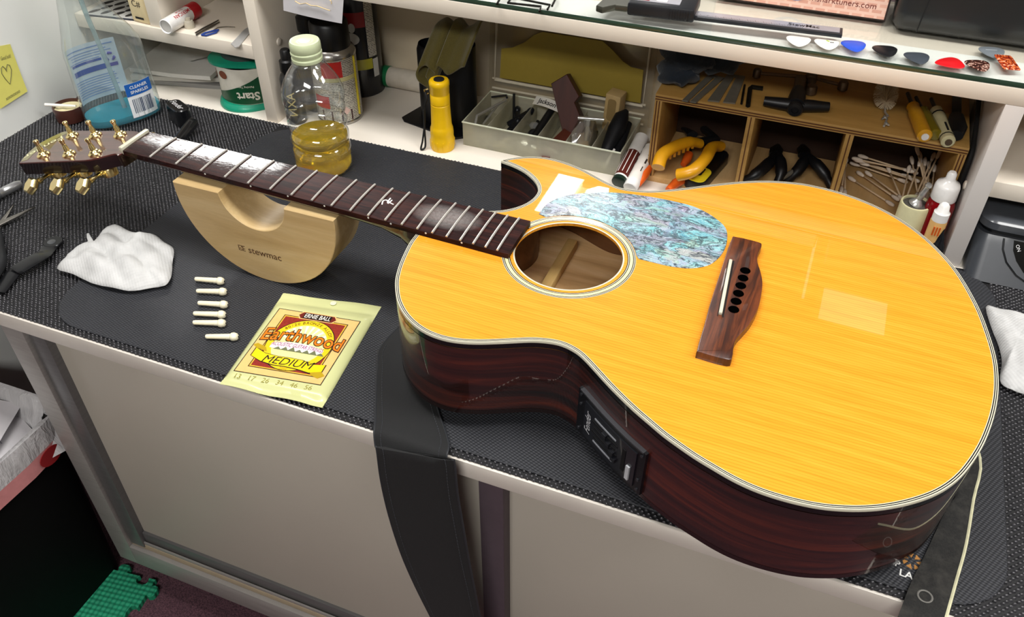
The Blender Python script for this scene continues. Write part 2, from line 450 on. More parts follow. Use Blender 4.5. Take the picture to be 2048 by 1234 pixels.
tag(MB().box(0, 1150, 0, 58, 0, .25).build('shelf_paper', M('white_paper_sheet', '#f4f4ef', .7, var=.01), loc=(-270, YB + 6, 213.02), smooth=0), 'white paper sheet pressed under the glass sheet', 'paper')

# ================================================================== black bead liner and work mat
bead_m = NT('black_rubber_beads'); n = bead_m.noise(bead_m.mapping(), 300, 3)
bead_m.color(bead_m.ramp(n, [(.3, '#27272a'), (.7, '#4a494d')])); bead_m.set(Roughness=.24); bead_m.b.inputs['Specular IOR Level'].default_value = .75
t = thing('shelf_liner', 'black rubber bead liner covering the whole worktop', 'liner', (0, 0, -4))
px_, py_ = 5.5, 2.9
bv = []; bf = []
mat_r = rrect(-276, 667, -262, 188, 52, 8)
def in_mat(x, y):
    if not (-272 < x < 663 and -258 < y < 184): return False
    for cx, cy, sx, sy in ((-224, -210, -1, -1), (615, -210, 1, -1)):
        if (x - cx) * sx > 0 and (y - cy) * sy > 0 and math.hypot(x - cx, y - cy) > 49: return False
    return True
ny = int((YB - 2 - YF) / py_); nx = int((XR - 8 - XL) / px_)
seg = 6
for j in range(ny):
    for i in range(nx):
        x = XL + 4 + i * px_ + (px_ / 2 if j % 2 else 0); y = YF + 1.5 + j * py_
        if in_mat(x, y) or y > YB - 4: continue
        if y > 180 and x > 605 and x < 640: continue
        b = len(bv); x += random.uniform(-.3, .3); y += random.uniform(-.2, .2); h = random.uniform(.9, 1.25)
        for z, rr in ((1.0, 1.0), (2.4 * h, .86), (3.1 * h, .45)):
            for k in range(seg):
                a = k * math.pi * 2 / seg
                bv.append(((x + 1.8 * rr * math.cos(a)) * MM, (y + 1.15 * rr * math.sin(a)) * MM, z * MM))
        for r_ in range(2):
            for k in range(seg): bf.append((b + r_ * seg + k, b + r_ * seg + (k + 1) % seg, b + (r_ + 1) * seg + (k + 1) % seg, b + (r_ + 1) * seg + k))
        bf.append(tuple(b + 2 * seg + k for k in range(seg)))
me = bpy.data.meshes.new('bead_field'); me.from_pydata(bv, [], bf); me.materials.append(bead_m.m)
me.polygons.foreach_set('use_smooth', [True] * len(me.polygons)); me.update()
o = bpy.data.objects.new('bead_field', me); col.objects.link(o); o.parent = t; o['kind'] = 'stuff'
MB().box(XL + 1, XR - 3, YF + 1, YB - 3, .1, 1.3).build('backing_net', M('liner_net_black', '#141416', .6, var=.2, scale=400), t, smooth=0)

k = NT('dark_embossed_mat')
sep = k.new('ShaderNodeSeparateXYZ'); k.l.new(k.tc(), sep.inputs[0])
a = k.math('SINE', k.math('MULTIPLY', k.math('ADD', sep.outputs[0], k.math('MULTIPLY', sep.outputs[1], .6)), 1250.0))
b = k.math('SINE', k.math('MULTIPLY', k.math('SUBTRACT', sep.outputs[1], k.math('MULTIPLY', sep.outputs[0], .25)), 1650.0))
h = k.math('ADD', k.math('MULTIPLY', k.math('MULTIPLY', a, b), .5), .5)
n = k.noise(k.mapping(), 25, 4)
k.color(k.mix(h, k.ramp(n, [(.3, '#191a1c'), (.7, '#222326')]), '#393a3f')); k.set(Roughness=.55); k.b.inputs['Specular IOR Level'].default_value = .3; k.bump(h, .55, .0009)
t = thing('work_mat', 'dark grey embossed work mat with rounded corners under the guitar', 'mat', (0, 0, -1.9))
MB().levels(mat_r, [(0, 0), (0, 1.3), (.8, 1.9)]).build('rubber_sheet', k.m, t)
WORKMAT = t

# ================================================================== the guitar
# local frame: x from the nut towards the bridge, y across the strings (away from the bench front), z out of the top; z = 0 at the fret tops
GZ = -8.0                                   # soundboard below the fret tops
Gt = thing('acoustic_guitar', 'cutaway acoustic guitar with orange spruce top lying stringless across the bench', 'guitar', (-246.5, -89.7, 125.0), (0.00976, 0.01637, -0.00145))
OUT = [(355, -24), (355, -41), (360, -68), (364, -83), (369, -97), (375, -108), (382, -119), (391, -129), (402, -138), (415, -145), (428, -149), (442, -150), (456, -148), (471, -143), (484, -137), (498, -130), (512, -123), (526, -119), (537, -118), (549, -121), (558, -126), (570, -135), (584, -146), (598, -156), (613, -166), (627, -174), (639, -181), (652, -187), (666, -193), (678, -197), (697, -203), (716, -206), (735, -206), (753, -204), (769, -200), (787, -193), (803, -184), (818, -173), (833, -159), (846, -141), (855, -122), (862, -103), (867, -85), (872, -61), (875, -34), (875, -8), (873, 12), (869, 34), (863, 61), (855, 86), (844, 114), (829, 140), (811, 163), (789, 183), (766, 197), (742, 206), (722, 210), (706, 211), (691, 211), (671, 207), (650, 200), (630, 190), (611, 178), (592, 165), (574, 152), (555, 140), (541, 133), (526, 129), (514, 128), (502, 131), (486, 138), (466, 147), (448, 152), (430, 154), (414, 152), (398, 145), (386, 136), (380, 129), (381, 127.5), (394, 125), (410, 119), (424, 109), (432, 100), (437, 90), (438, 80), (436, 68), (430, 56), (421, 46), (411, 39), (400, 34), (385, 28), (365, 24), (355, 20)]
OUT = ccw(smooth_closed(spline(OUT, 4), 3))
HC = (502, -1); HR = 51.0

def spruce():
    k = NT('spruce_top_orange')
    v = k.mapping((1.2, 22, 1), rot=(0, 0, R(1.5)))
    n1 = k.noise(v, 9, 4, .55, .3)
    w = k.new('ShaderNodeTexWave', wave_type='BANDS', bands_direction='Y'); w.inputs['Scale'].default_value = 105
    w.inputs['Distortion'].default_value = .8; w.inputs['Detail'].default_value = 2; w.inputs['Detail Scale'].default_value = 1.2
    k.l.new(k.mapping((.06, 1, 1), rot=(0, 0, R(1.2))), w.inputs['Vector'])
    n2 = k.noise(k.mapping((5, 90, 1)), 12, 3, .6)
    base = k.ramp(n1, [(.25, '#df8e22'), (.5, '#e79b2b'), (.75, '#eea636')])
    g = k.math('MULTIPLY', k.math('POWER', w.outputs['Fac'], 6.0), k.math('ADD', k.math('MULTIPLY', n2, .9), .12))
    c = k.mix(k.math('MULTIPLY', g, .7), base, '#bd6a0c')
    k.color(c); k.set(Roughness=.3); k.b.inputs['Coat Weight'].default_value = 1.0; k.b.inputs['Coat Roughness'].default_value = .015
    k.b.inputs['Specular IOR Level'].default_value = .2
    return k.m
spruce_m = spruce()
cream = M('aged_cream_plastic', '#cdc9b4', .25, var=.04, coat=.4)
black_p = M('black_gloss_plastic', '#08080a', .22, coat=.4, var=.1)
def rosewood(name, stops, rot=0, coat=1.0, rough=.35, scl=(2.0, 2.0, 42)):
    k = NT(name); v = k.mapping(scl, rot=(rot, 0, 0))
    n = k.noise(v, 2.6, 6, .62, 1.1); n2 = k.noise(k.mapping((18, 18, 380)), 3, 4, .7)
    c = k.ramp(n, stops)
    k.color(k.mix(k.math('MULTIPLY', n2, .55), c, '#0a0302')); k.set(Roughness=rough)
    k.b.inputs['Coat Weight'].default_value = coat; k.b.inputs['Coat Roughness'].default_value = .02; return k.m
side_m = rosewood('rosewood_side', [(.3, '#100504'), (.45, '#2a0e09'), (.55, '#471910'), (.66, '#692813'), (.8, '#160605')], scl=(1.2, 1.2, 22))
back_m = rosewood('rosewood_back', [(.3, '#190907'), (.6, '#3b1710'), (.8, '#200b07')], scl=(2, 40, 2))
inside_m = wood('pale_inside_timber', [(.3, '#c09763'), (.5, '#dcb47e'), (.7, '#ecca98')], 'x', 40, 12, 1.5, .6)

# soundboard with its hole: triangle fill between the two loops, both faces and the wall of the hole
def plate_with_hole(outer, cx, cy, r, z0, z1):
    bm = bmesh.new()
    def loop(pts, z):
        vs = [bm.verts.new((p[0], p[1], z)) for p in pts]
        return vs, [bm.edges.new((vs[i - 1], vs[i])) for i in range(len(vs))]
    hp = circle(cx, cy, r, 72)
    for z in (z1, z0):
        a, e1 = loop(outer, z); b, e2 = loop(hp, z)
        bmesh.ops.triangle_fill(bm, use_beauty=True, use_dissolve=False, edges=e1 + e2)
        if z == z1: top_h = b
        else:
            for i in range(len(b)): bm.faces.new((top_h[i - 1], top_h[i], b[i], b[i - 1]))
    return MB().bm(bm)
plate_with_hole(offset(OUT, 3.6), HC[0], HC[1], HR, GZ - 3, GZ).build('soundboard', spruce_m, Gt, smooth=0)
# binding: cream rim, two dark purfling lines with a white line between them
b0 = MB(); b0.levels(OUT, [(1.0, GZ - 2.9), (0, GZ - 2.6), (0, GZ - .7), (.4, GZ + .12), (1.1, GZ + .15)], caps=(False, False)); b0.build('binding', cream, Gt)
pm = MB()
pm.ring(offset(OUT, 1.1), offset(OUT, 1.8), GZ + .1, 1); pm.ring(offset(OUT, 1.8), offset(OUT, 2.5), GZ + .1, 0); pm.ring(offset(OUT, 2.5), offset(OUT, 3.3), GZ + .1, 1); pm.ring(offset(OUT, 3.3), offset(OUT, 3.9), GZ + .1, 0)
pm.build('purfling', [cream, black_p], Gt, smooth=0)
MB().levels(OUT, [(-.06, GZ - 7.6), (-.06, GZ - 2.6)], caps=(False, False)).build('side_purfling', black_p, Gt)
# sides and domed back; the bottom rim is 3 mm above the mat line
def zb(u, v): return -96.5 + (u - 380) * .006
n = len(OUT); sv = []; sf = []
lv = 5
for j in range(lv):
    for (u, v) in OUT:
        z = (GZ - 8.5) + (zb(u, v) - (GZ - 8.5)) * j / (lv - 1); sv.append((u, v, z))
for j in range(lv - 1):
    for i in range(n): sf.append((j * n + i, j * n + (i + 1) % n, (j + 1) * n + (i + 1) % n, (j + 1) * n + i))
MB().add(sv, sf).build('side', side_m, Gt)
rim = MB(); o3 = [(u, v, zb(u, v)) for u, v in OUT]
rv = [(u, v, zb(u, v) + 4) for u, v in offset(OUT, -.15)] + [(u, v, zb(u, v) - 1.2) for u, v in offset(OUT, -.15)] + [(u, v, zb(u, v) - 2.2) for u, v in offset(OUT, 1.5)]
rim.add(rv, [(j * n + i, j * n + (i + 1) % n, (j + 1) * n + (i + 1) % n, (j + 1) * n + i) for j in range(2) for i in range(n)]).build('back_binding', M('dark_binding', '#1a0a08', .25, coat=.6), Gt)
bv_ = []; bf_ = []; cu, cv = 640, 0
K = 8
for j in range(K):
    s_ = 1 - j / K * .999
    for (u, v) in offset(OUT, 1.5):
        x = cu + (u - cu) * s_; y = cv + (v - cv) * s_
        bv_.append((x, y, zb(x, y) - 2.2 - 8.0 * (1 - s_ * s_)))
for j in range(K - 1):
    for i in range(n): bf_.append((j * n + i, j * n + (i + 1) % n, (j + 1) * n + (i + 1) % n, (j + 1) * n + i))
bf_.append(tuple((K - 1) * n + i for i in range(n)))
MB().add(bv_, bf_).build('back', back_m, Gt)
# inside: pale back, braces, kerfed lining
inn = offset(OUT, 3)
MB().levels(inn, [(0, -93.5), (0, -92.5)]).build('inner_back', inside_m, Gt, smooth=0)
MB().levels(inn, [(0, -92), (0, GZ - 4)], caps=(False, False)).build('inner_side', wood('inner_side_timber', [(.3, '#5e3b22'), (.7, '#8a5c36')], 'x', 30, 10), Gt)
brace_m = wood('brace_spruce', [(.3, '#c9a15c'), (.7, '#e2c07e')], 'y', 60, 14, .4, .6)
for u in (470, 590, 720):
    MB().box(u - 6, u + 6, -118, 118, -92.5, -80, 2).build('back_brace', brace_m, Gt)
MB().box(380, 640, -11, 11, -92.5, -90.5, .5).build('centre_strip', wood('centre_strip_timber', [(.3, '#b88a50'), (.7, '#d8b077')], 'y', 60, 14, .4, .6), Gt)
kf = MB(); lin_o = offset(OUT, 4)
acc = 0.0
for i in range(n):
    a = Vector(lin_o[i]); b = Vector(lin_o[(i + 1) % n]); acc += (b - a).length
    if acc >= 6.0 and not (a.x < 412 and a.y > 60):
        acc = 0.0; t_ = (b - a).normalized(); ang = math.atan2(t_.y, t_.x)
        kf.box(-2.2, 2.2, 0, 6, -30, GZ - 3.2, X=Matrix.Translation((a.x, a.y, 0)) @ Matrix.Rotation(ang, 4, 'Z'))
kf.build('kerfed_lining', M('lining_timber', '#a97d4d', .7), Gt, smooth=0)['kind'] = 'stuff'
# rosette
ro = MB()
def rr(a, b, mi): ro.ring(circle(*HC, a, 96), circle(*HC, b, 96), GZ + .12, mi)
rr(50.8, 52.2, 0)
for a, b, mi in ((55.2, 56.0, 1), (56.0, 56.7, 0), (56.7, 57.5, 1), (57.5, 60.3, 2), (60.3, 61.1, 1), (61.1, 61.8, 0), (61.8, 62.5, 1), (62.5, 63.0, 0)): rr(a, b, mi)
ro.build('rosette', [cream, black_p, M('rosette_yellow', '#efe6a6', .2, coat=.8)], Gt, smooth=0)
MB().levels(circle(*HC, 51.05, 72), [(0, GZ - 3), (0, GZ + .1)], caps=(False, False)).build('hole_edge', M('hole_edge_pale', '#e9c78e', .4), Gt)
# pickguard of abalone
def abalone():
    k = NT('abalone_shell'); v = k.mapping((1, 2.0, 1), rot=(0, 0, R(4)))
    wn = k.new('ShaderNodeTexNoise'); wn.inputs['Scale'].default_value = 34; wn.inputs['Detail'].default_value = 3; k.l.new(v, wn.inputs['Vector'])
    vv = k.new('ShaderNodeVectorMath', operation='MULTIPLY_ADD'); k.l.new(wn.outputs['Color'], vv.inputs[0]); vv.inputs[1].default_value = (.045, .045, 0); k.l.new(v, vv.inputs[2])
    wv = vv.outputs[0]
    vor = k.new('ShaderNodeTexVoronoi', feature='F1'); vor.inputs['Scale'].default_value = 42; k.l.new(wv, vor.inputs['Vector'])
    sepc = k.new('ShaderNodeSeparateColor'); k.l.new(vor.outputs['Color'], sepc.inputs[0])
    patch = k.ramp(sepc.outputs[0], [(.05, '#2f93b0'), (.2, '#7fd0d6'), (.38, '#a79fbe'), (.52, '#59b3bb'), (.66, '#b9c4a0'), (.8, '#8f86a6'), (.95, '#4a7d92')])
    big = k.ramp(k.noise(wv, 30, 4, .6), [(.3, '#3aa0b5'), (.45, '#8fd3d3'), (.55, '#b3a9c6'), (.7, '#97b79a')])
    c = k.mix(.5, patch, big)
    ringw = k.math('SINE', k.math('MULTIPLY', vor.outputs['Distance'], 190.0))
    c = k.mix(k.math('MULTIPLY', k.math('MAXIMUM', ringw, 0.0), .38), c, '#dfeceb')
    vo2 = k.new('ShaderNodeTexVoronoi', feature='F1'); vo2.inputs['Scale'].default_value = 95; k.l.new(wv, vo2.inputs['Vector'])
    rw2 = k.math('MAXIMUM', k.math('SINE', k.math('MULTIPLY', vo2.outputs['Distance'], 60.0)), 0.0)
    c = k.mix(k.math('MULTIPLY', k.math('MULTIPLY', rw2, rw2), .42), c, '#f0f5f2')
    edge = k.ramp(k.math('ABSOLUTE', k.math('SUBTRACT', k.noise(wv, 60, 4, .6, .6), .5)), [(0, '#ffffff'), (.048, '#000000')])
    c = k.mix(k.math('MULTIPLY', edge, .85), c, '#23394a')
    seam = k.ramp(k.math('ABSOLUTE', k.math('SUBTRACT', k.noise(k.mapping((1.5, 9, 1), rot=(0, 0, R(5))), 18, 3, .6, .8), .5)), [(0, '#ffffff'), (.03, '#000000')])
    c = k.mix(k.math('MULTIPLY', seam, .8), c, '#2d2f3c')
    c = k.mix(.42, c, k.mix(1.0, c, c, 'MULTIPLY'))
    k.color(c); k.set(Roughness=.3, Metallic=.1); k.b.inputs['Coat Weight'].default_value = .25; k.b.inputs['Coat Roughness'].default_value = .12
    return k.m
PG = [(453, 50), (454, 69), (463, 87), (478, 100), (498, 111), (519, 118), (541, 122), (563, 124), (585, 124), (602, 120), (618, 111), (630, 99), (635, 82), (636, 64), (633, 47), (626, 33), (612, 23), (595, 19), (579, 18.5), (564.5, 18.5)]
arc = [(HC[0] + 63.6 * math.cos(R(a)), HC[1] + 63.6 * math.sin(R(a))) for a in range(22, 136, 6)]
pgo = ccw(spline(PG, 4, closed=False) + arc)
MB().levels(pgo, [(0, GZ + .1), (0, GZ + .5), (.5, GZ + .9)]).build('pickguard', abalone(), Gt, smooth=30)
# bridge
br_m = rosewood('bridge_rosewood', [(.25, '#22100a'), (.42, '#4a2313'), (.55, '#7a3d1c'), (.7, '#241008'), (.85, '#8d4a22')], coat=.3, rough=.42, scl=(42, 3, 2))
BR = [(643, 78.5), (664, 78.5), (668, 75), (667.5, 64), (667.5, 56), (669, 47), (674, 34), (678, 20), (680, 2), (680.5, -18), (678, -38), (674, -52), (670.5, -64), (670.5, -76), (671.5, -85), (669, -91), (646, -91), (643, -88), (642, -60), (640.5, -23), (640, 20), (639.5, 72)]
bro = ccw(spline(BR, 3)); MB().levels(bro, [(0, GZ), (0, -1.6), (.4, -.5), (1.2, 0)]).build('bridge', br_m, Gt)
sx = MB(); A = Vector((645.5, 37.5, 0)); B = Vector((651.8, -40, 0)); sx.box(0, (B - A).length, -1.6, 1.6, -.5, 3.2, 1.0, X=along(A, B)); sx.build('saddle', cream, Gt)
groove = MB(); groove.box(-2, (B - A).length + 2, -2.3, -1.6, -.1, .12, X=along(A, B)); groove.box(-2, (B - A).length + 2, 1.6, 3.4, -.1, .12, X=along(A, B)); groove.build('saddle_slot', M('slot_dark', '#170c09', .7), Gt)
for i in range(6):
    v = 29.4 - 11.5 * i
    MB().lathe([(0.01, .14), (3.9, .14), (4.5, .4), (4.8, .1)], 20, c=(660.6 + i * .12, v, 0), close=False).build('pin_hole', M('pin_hole_black', '#020202', .9, var=0, spec=0.0), Gt)

# ---- neck
def w_at(u): return 43.6 + (57.6 - 43.6) * u / 452
fb_k = NT('oiled_fretboard'); k = fb_k
v = k.mapping((5, 55, 55)); n = k.noise(v, 3.2, 5, .6, .6); n2 = k.noise(k.mapping((30, 260, 1)), 3, 3, .7)
cc = k.ramp(n, [(.3, '#150b0b'), (.5, '#2c1514'), (.62, '#43201a'), (.75, '#1e0f10')]); cc = k.mix(k.math('MULTIPLY', n2, .5), cc, '#0b0607')
# dried dust mark by the 15th and 16th frets
sp = k.new('ShaderNodeSeparateXYZ'); k.l.new(k.tc(), sp.inputs[0])
dx = k.math('MULTIPLY', k.math('SUBTRACT', sp.outputs[0], .375), 26.0); dy = k.math('MULTIPLY', k.math('SUBTRACT', sp.outputs[1], .002), 50.0)
dd = k.math('ADD', k.math('MULTIPLY', dx, dx), k.math('MULTIPLY', dy, dy))
dm = k.math('MULTIPLY', k.math('MAXIMUM', k.math('SUBTRACT', 1.0, dd), 0.0), k.math('MULTIPLY', k.noise(k.mapping(), 420, 4, .8), .8))
cc = k.mix(dm, cc, '#a7a3a0'); k.color(cc)
# oil still wet near the nut: mirror smooth with ripples, drying towards the body
wet = k.math('MINIMUM', k.math('MAXIMUM', k.math('MULTIPLY', k.math('SUBTRACT', .205, k.math('ADD', sp.outputs[0], k.math('MULTIPLY', k.noise(k.mapping((8, 30, 1)), 9, 4, .7), .05))), 22.0), 0.0), 1.0)
k.rough(k.math('SUBTRACT', .42, k.math('MULTIPLY', wet, .05))); k.l.new(k.math('MULTIPLY', wet, k.ramp(k.noise(k.mapping((22, 70, 1)), 5, 5, .7, .6), [(.36, '#000000'), (.46, '#ffffff')])), k.b.inputs['Coat Weight']); k.b.inputs['Coat Roughness'].default_value = .03
k.b.inputs['Coat IOR'].default_value = 1.6; k.b.inputs['Specular IOR Level'].default_value = .08
rip = k.noise(k.mapping((24, 80, 1)), 6, 4, .65, 1.0)
bmp = k.new('ShaderNodeBump'); bmp.inputs['Strength'].default_value = .1; bmp.inputs['Distance'].default_value = .0006; k.l.new(rip, bmp.inputs['Height']); k.l.new(bmp.outputs[0], k.b.inputs['Coat Normal'])
# crowned top face
def fb_top(s, q):
    u = s * 452; w = w_at(u); y = (q - .5) * w
    return (u, y, -1.0 - (y * y) / (2 * 300))
f = MB(); f.slab(40, 12, fb_top, 5.9); f.build('fretboard', fb_k.m, Gt)
fret_m = M('nickel_fret', '#dedad2', .38, .75, var=.05)
for i in range(1, 21):
    u = 643 * (1 - 2 ** (-i / 12)); w = w_at(u) - 1.0
    pts = [(u, (q / 8 - .5) * w, -.35 - ((q / 8 - .5) * w) ** 2 / 600) for q in range(9)]
    MB().tube(pts, 1.15, 8).build('fret', fret_m, Gt)
MB().box(-5.2, -.1, -21.8, 21.8, -7, 1.6, 1.0).build('nut', cream, Gt)
dot_m = M('pearl_dot', '#e8e6de', .3)
for u in (108, 165, 210, 253, 303, 328, 366, 404):
    MB().cyl((u, -w_at(u) / 2 + .3, -3.4), (u, -w_at(u) / 2 - .12, -3.4), 1.0, n=12).build('side_dot', dot_m, Gt)
# inlay at the 12th fret: a small hand drawn seven
MB().tube(spline([(306.5, -4.5, -.85), (304.6, 1.3, -.82), (306, 3.9, -.85), (309, 4.2, -.84), (308.9, 8.9, -.95)], 4, closed=False), .8, 6, flat=.35).build('inlay', M('pearl_inlay', '#eceae4', .2, coat=.5), Gt)
MB().tube(spline([(312, 6.5, -.9), (311.2, -.6, -.82), (308.5, 3.6, -.85)], 3, closed=False), .7, 6, flat=.35).build('inlay', M('pearl_inlay'), Gt)
MB().tube(spline([(309, 4, -.85), (312, 1.5, -.82), (317, 0, -.8)], 3, closed=False), .7, 6, flat=.35).build('inlay', M('pearl_inlay'), Gt)
# shaft and heel: D profile lofted along u
neck_m = rosewood('neck_mahogany', [(.3, '#150907'), (.5, '#2a130c'), (.7, '#3a1c10')], coat=.9, rough=.3, scl=(3, 40, 40))
prof_u = [(-9, 11, 42.5), (0, 12, 43.2), (15, 13, 43.8), (60, 14.5, 45), (140, 15.2, 47.5), (230, 16.5, 50), (290, 18, 52), (315, 22, 52), (335, 34, 50), (346, 52, 46), (352, 78, 42), (357, 84, 40)]
nv = []; NN = 16
for (u, dz, w) in prof_u:
    for q in range(NN + 1):
        a = math.pi * q / NN
        nv.append((u, -math.cos(a) * w / 2, -6.6 - math.sin(a) ** .8 * (dz - 6.0)))
nf = [(i * (NN + 1) + q, i * (NN + 1) + q + 1, (i + 1) * (NN + 1) + q + 1, (i + 1) * (NN + 1) + q) for i in range(len(prof_u) - 1) for q in range(NN)]
nf += [tuple(range(NN + 1)), tuple((len(prof_u) - 1) * (NN + 1) + q for q in range(NN + 1))]
MB().add(nv, nf).build('neck', neck_m, Gt)
# headstock tilted back 14 degrees
HX = Matrix.Translation((0, 0, -4.0)) @ Matrix.Rotation(R(-14), 4, 'Y')
HS = [(-2, 22.5), (-12, 22.5), (-20, 25.5), (-31, 29.5), (-57, 31.8), (-95, 33.6), (-128, 35.4), (-152, 35.6), (-157, 32), (-162, 20.5), (-165.5, 5), (-163.5, -6), (-160, -17), (-153, -32), (-147, -41.5), (-143, -42.5), (-103, -40.5), (-57, -38.5), (-38, -37.2), (-28, -33.2), (-17, -27), (-9, -24), (-2, -24)]
hs = ccw(spline(HS, 3))
hs_m = rosewood('headstock_veneer', [(.3, '#3a1b18'), (.5, '#572a25'), (.7, '#6d3a30')], coat=.9, rough=.3, scl=(3, 45, 3))
MB().levels(hs, [(0, -15), (0, -1.6)], X=HX).build('headstock', rosewood('headstock_dark', [(.3, '#0f0606'), (.7, '#241010')], coat=.9, rough=.25), Gt)
MB().levels(hs, [(0, -1.6), (0, -.6), (.6, 0)], X=HX).build('headstock_veneer', hs_m, Gt)
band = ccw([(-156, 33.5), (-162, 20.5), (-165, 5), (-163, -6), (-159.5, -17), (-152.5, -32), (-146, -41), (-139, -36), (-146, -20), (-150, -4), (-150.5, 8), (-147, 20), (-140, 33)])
MB().levels(band, [(.6, .05), (.6, .18)], X=HX).build('headstock_sheen', M('olive_sheen_paint', '#7d7538', .25, .3, coat=.8, var=.2, scale=60), Gt, smooth=0)  # olive reflection along the headstock end, painted as a thin coloured band
text('lettering', 'Fender', 15, M('pale_gold_print', '#d9d6a8', .3), Gt, X=HX @ Matrix.Translation((-146.5, -3, .3)) @ Matrix.Rotation(R(-101), 4, 'Z'), shear=.35, bold=.1, sx=1.25)
gold = M('gold_plate', '#f2dc9c', .22, 1.0, var=.08, scale=60)
posts = [(-45, 19.5), (-86, 20.3), (-126, 21), (-41, -24), (-82, -24.8), (-124, -25.5)]
for (hu, hv) in posts:
    tm = MB().lathe([(7.6, 0), (7.6, 1.2), (6.6, 2.4), (5.2, 2.8), (4.4, 4.4), (3.1, 5.0), (2.9, 9), (2.2, 11.5), (2.0, 14), (2.9, 16.2), (3.1, 18), (2.4, 18.9), (.01, 19)], 20, X=HX @ Matrix.Translation((hu, hv, 0))).build('tuner_post', gold, Gt)
    sgn = 1 if hv > 0 else -1
    g2 = MB(); g2.box(hu - 9, hu + 9, hv - 7, hv + 7, -27, -15.2, 3, X=HX); g2.cyl((hu, hv + sgn * 5, -21), (hu, hv + sgn * 26, -21), 2.2, n=14, X=HX); g2.cyl((hu, hv + sgn * 19, -21), (hu, hv + sgn * 22, -21), 3.6, n=16, X=HX)
    g2.lathe([(8.2, 0), (8.2, 8), (7, 10), (.01, 10)], 22, X=HX @ Matrix.Translation((hu + 8, hv, -26)))
    gh = g2.build('gear_housing', gold, Gt)
    ob = ccw([(hu - 11, 0), (hu - 6.5, 9), (hu + 6.5, 9), (hu + 11, 0), (hu + 6.5, -9), (hu - 6.5, -9)])
    kb = MB().levels([(x - hu, y) for x, y in ob], [(2.2, -4.2), (.4, -2.4), (0, 0), (.4, 2.4), (2.2, 4.2)], X=HX @ Matrix.Translation((hu, hv + sgn * 33, -21)) @ Matrix.Rotation(R(20 * sgn), 4, 'Z') @ Matrix.Rotation(R(38 if sgn < 0 else 0), 4, 'X'))
    kb.build('tuner_button', gold, gh, smooth=20)
# ---- preamp panel on the bass side
dense = [Vector(p) for p in OUT]
def side_at(u0, lo=-1):
    c = [p for p in dense if p.y < 0 and 540 < p.x < 700]; c.sort(key=lambda p: p.x)
    for a, b in zip(c, c[1:]):
        if a.x <= u0 <= b.x:
            f_ = (u0 - a.x) / max(1e-6, b.x - a.x); p = a.lerp(b, f_); tn = (b - a).normalized(); return p, Vector((tn.y, -tn.x))
    return c[0], Vector((0, -1))
def pan(s, z, d):
    p, nn = side_at(560 + 71 * s); nn = nn if nn.y < 0 else -nn
    return (p.x + nn.x * d, p.y + nn.y * d, z)
def panel(mb, s0, s1, z0, z1, d0, d1, nseg=8, mi=0):
    vs = []
    for i in range(nseg + 1):
        s_ = s0 + (s1 - s0) * i / nseg
        vs += [pan(s_, z0, d0), pan(s_, z1, d0), pan(s_, z1, d1), pan(s_, z0, d1)]
    fs = [(4 * i + a, 4 * i + (a + 1) % 4, 4 * i + 4 + (a + 1) % 4, 4 * i + 4 + a) for i in range(nseg) for a in range(4)] + [(0, 1, 2, 3), tuple(4 * nseg + a for a in (3, 2, 1, 0))]
    mb.add(vs, fs, mi)
pb = M('preamp_black', '#0d0e12', .38, var=.1); pg_ = M('preamp_grey_print', '#8d9096', .4)
q = MB(); panel(q, 0, 1, -91, -39, -1, 3.2); pf = q.build('preamp_frame', pb, Gt, smooth=25)
q = MB(); panel(q, .13, .9, -86, -45, 3.2, 4.4); pp = q.build('preamp_face', M('preamp_face_black', '#14161c', .3, coat=.3), Gt, smooth=25)
q = MB(); panel(q, .03, .97, -40.2, -38.6, -1, 3.9); q.build('preamp_edge', M('preamp_edge_grey', '#4a4a4e', .3, .4), pf, smooth=25)
for i, (s0, s1, z) in enumerate(((.3, .62, -52), (.27, .65, -57.5), (.3, .62, -63), (.27, .65, -68.5), (.3, .62, -74), (.3, .6, -79.5))):
    q = MB(); panel(q, s0, s1, z - .8, z + .8, 4.2, 4.9, 4); q.build('slider_slot', pg_ if i in (0, 5) else M('slot_black', '#020203', .6), pp, smooth=25)
    if 0 < i < 5:
        q = MB(); c = s0 + (s1 - s0) * (.28 + .16 * i); panel(q, c, c + .06, z - 2, z + 2, 4.4, 7.0, 2); q.build('slider_knob', M('slider_knob_dark', '#1b1c20', .3), pp, smooth=25)
for s0, z in ((.045, -44), (.955, -44), (.045, -86), (.955, -86), (.05, -55), (.95, -74)):
    c = Vector(pan(s0, z, 3.2)); e = Vector(pan(s0, z, 4.2)); MB().cyl(c, e, 1.5, n=12).build('screw', M('steel_screw', '#55575c', .3, .8), pf)
for s0, z0, z1 in ((.72, -78, -52), (.8, -82, -66)):
    q = MB(); panel(q, s0, s0 + .045, z0, z1, 4.2, 4.9 if s0 < .75 else 6, 2); q.build('switch' if s0 > .75 else 'print_strip', M('switch_white', '#b9bbbf', .4) if s0 > .75 else M('slot_black'), pp, smooth=25)
text('lettering', 'Fender', 9, M('preamp_white_print', '#cfd2d6', .4), pp, warp=lambda x, y: pan(.2 - y / 71, -66 + x, 4.7), shear=.3)

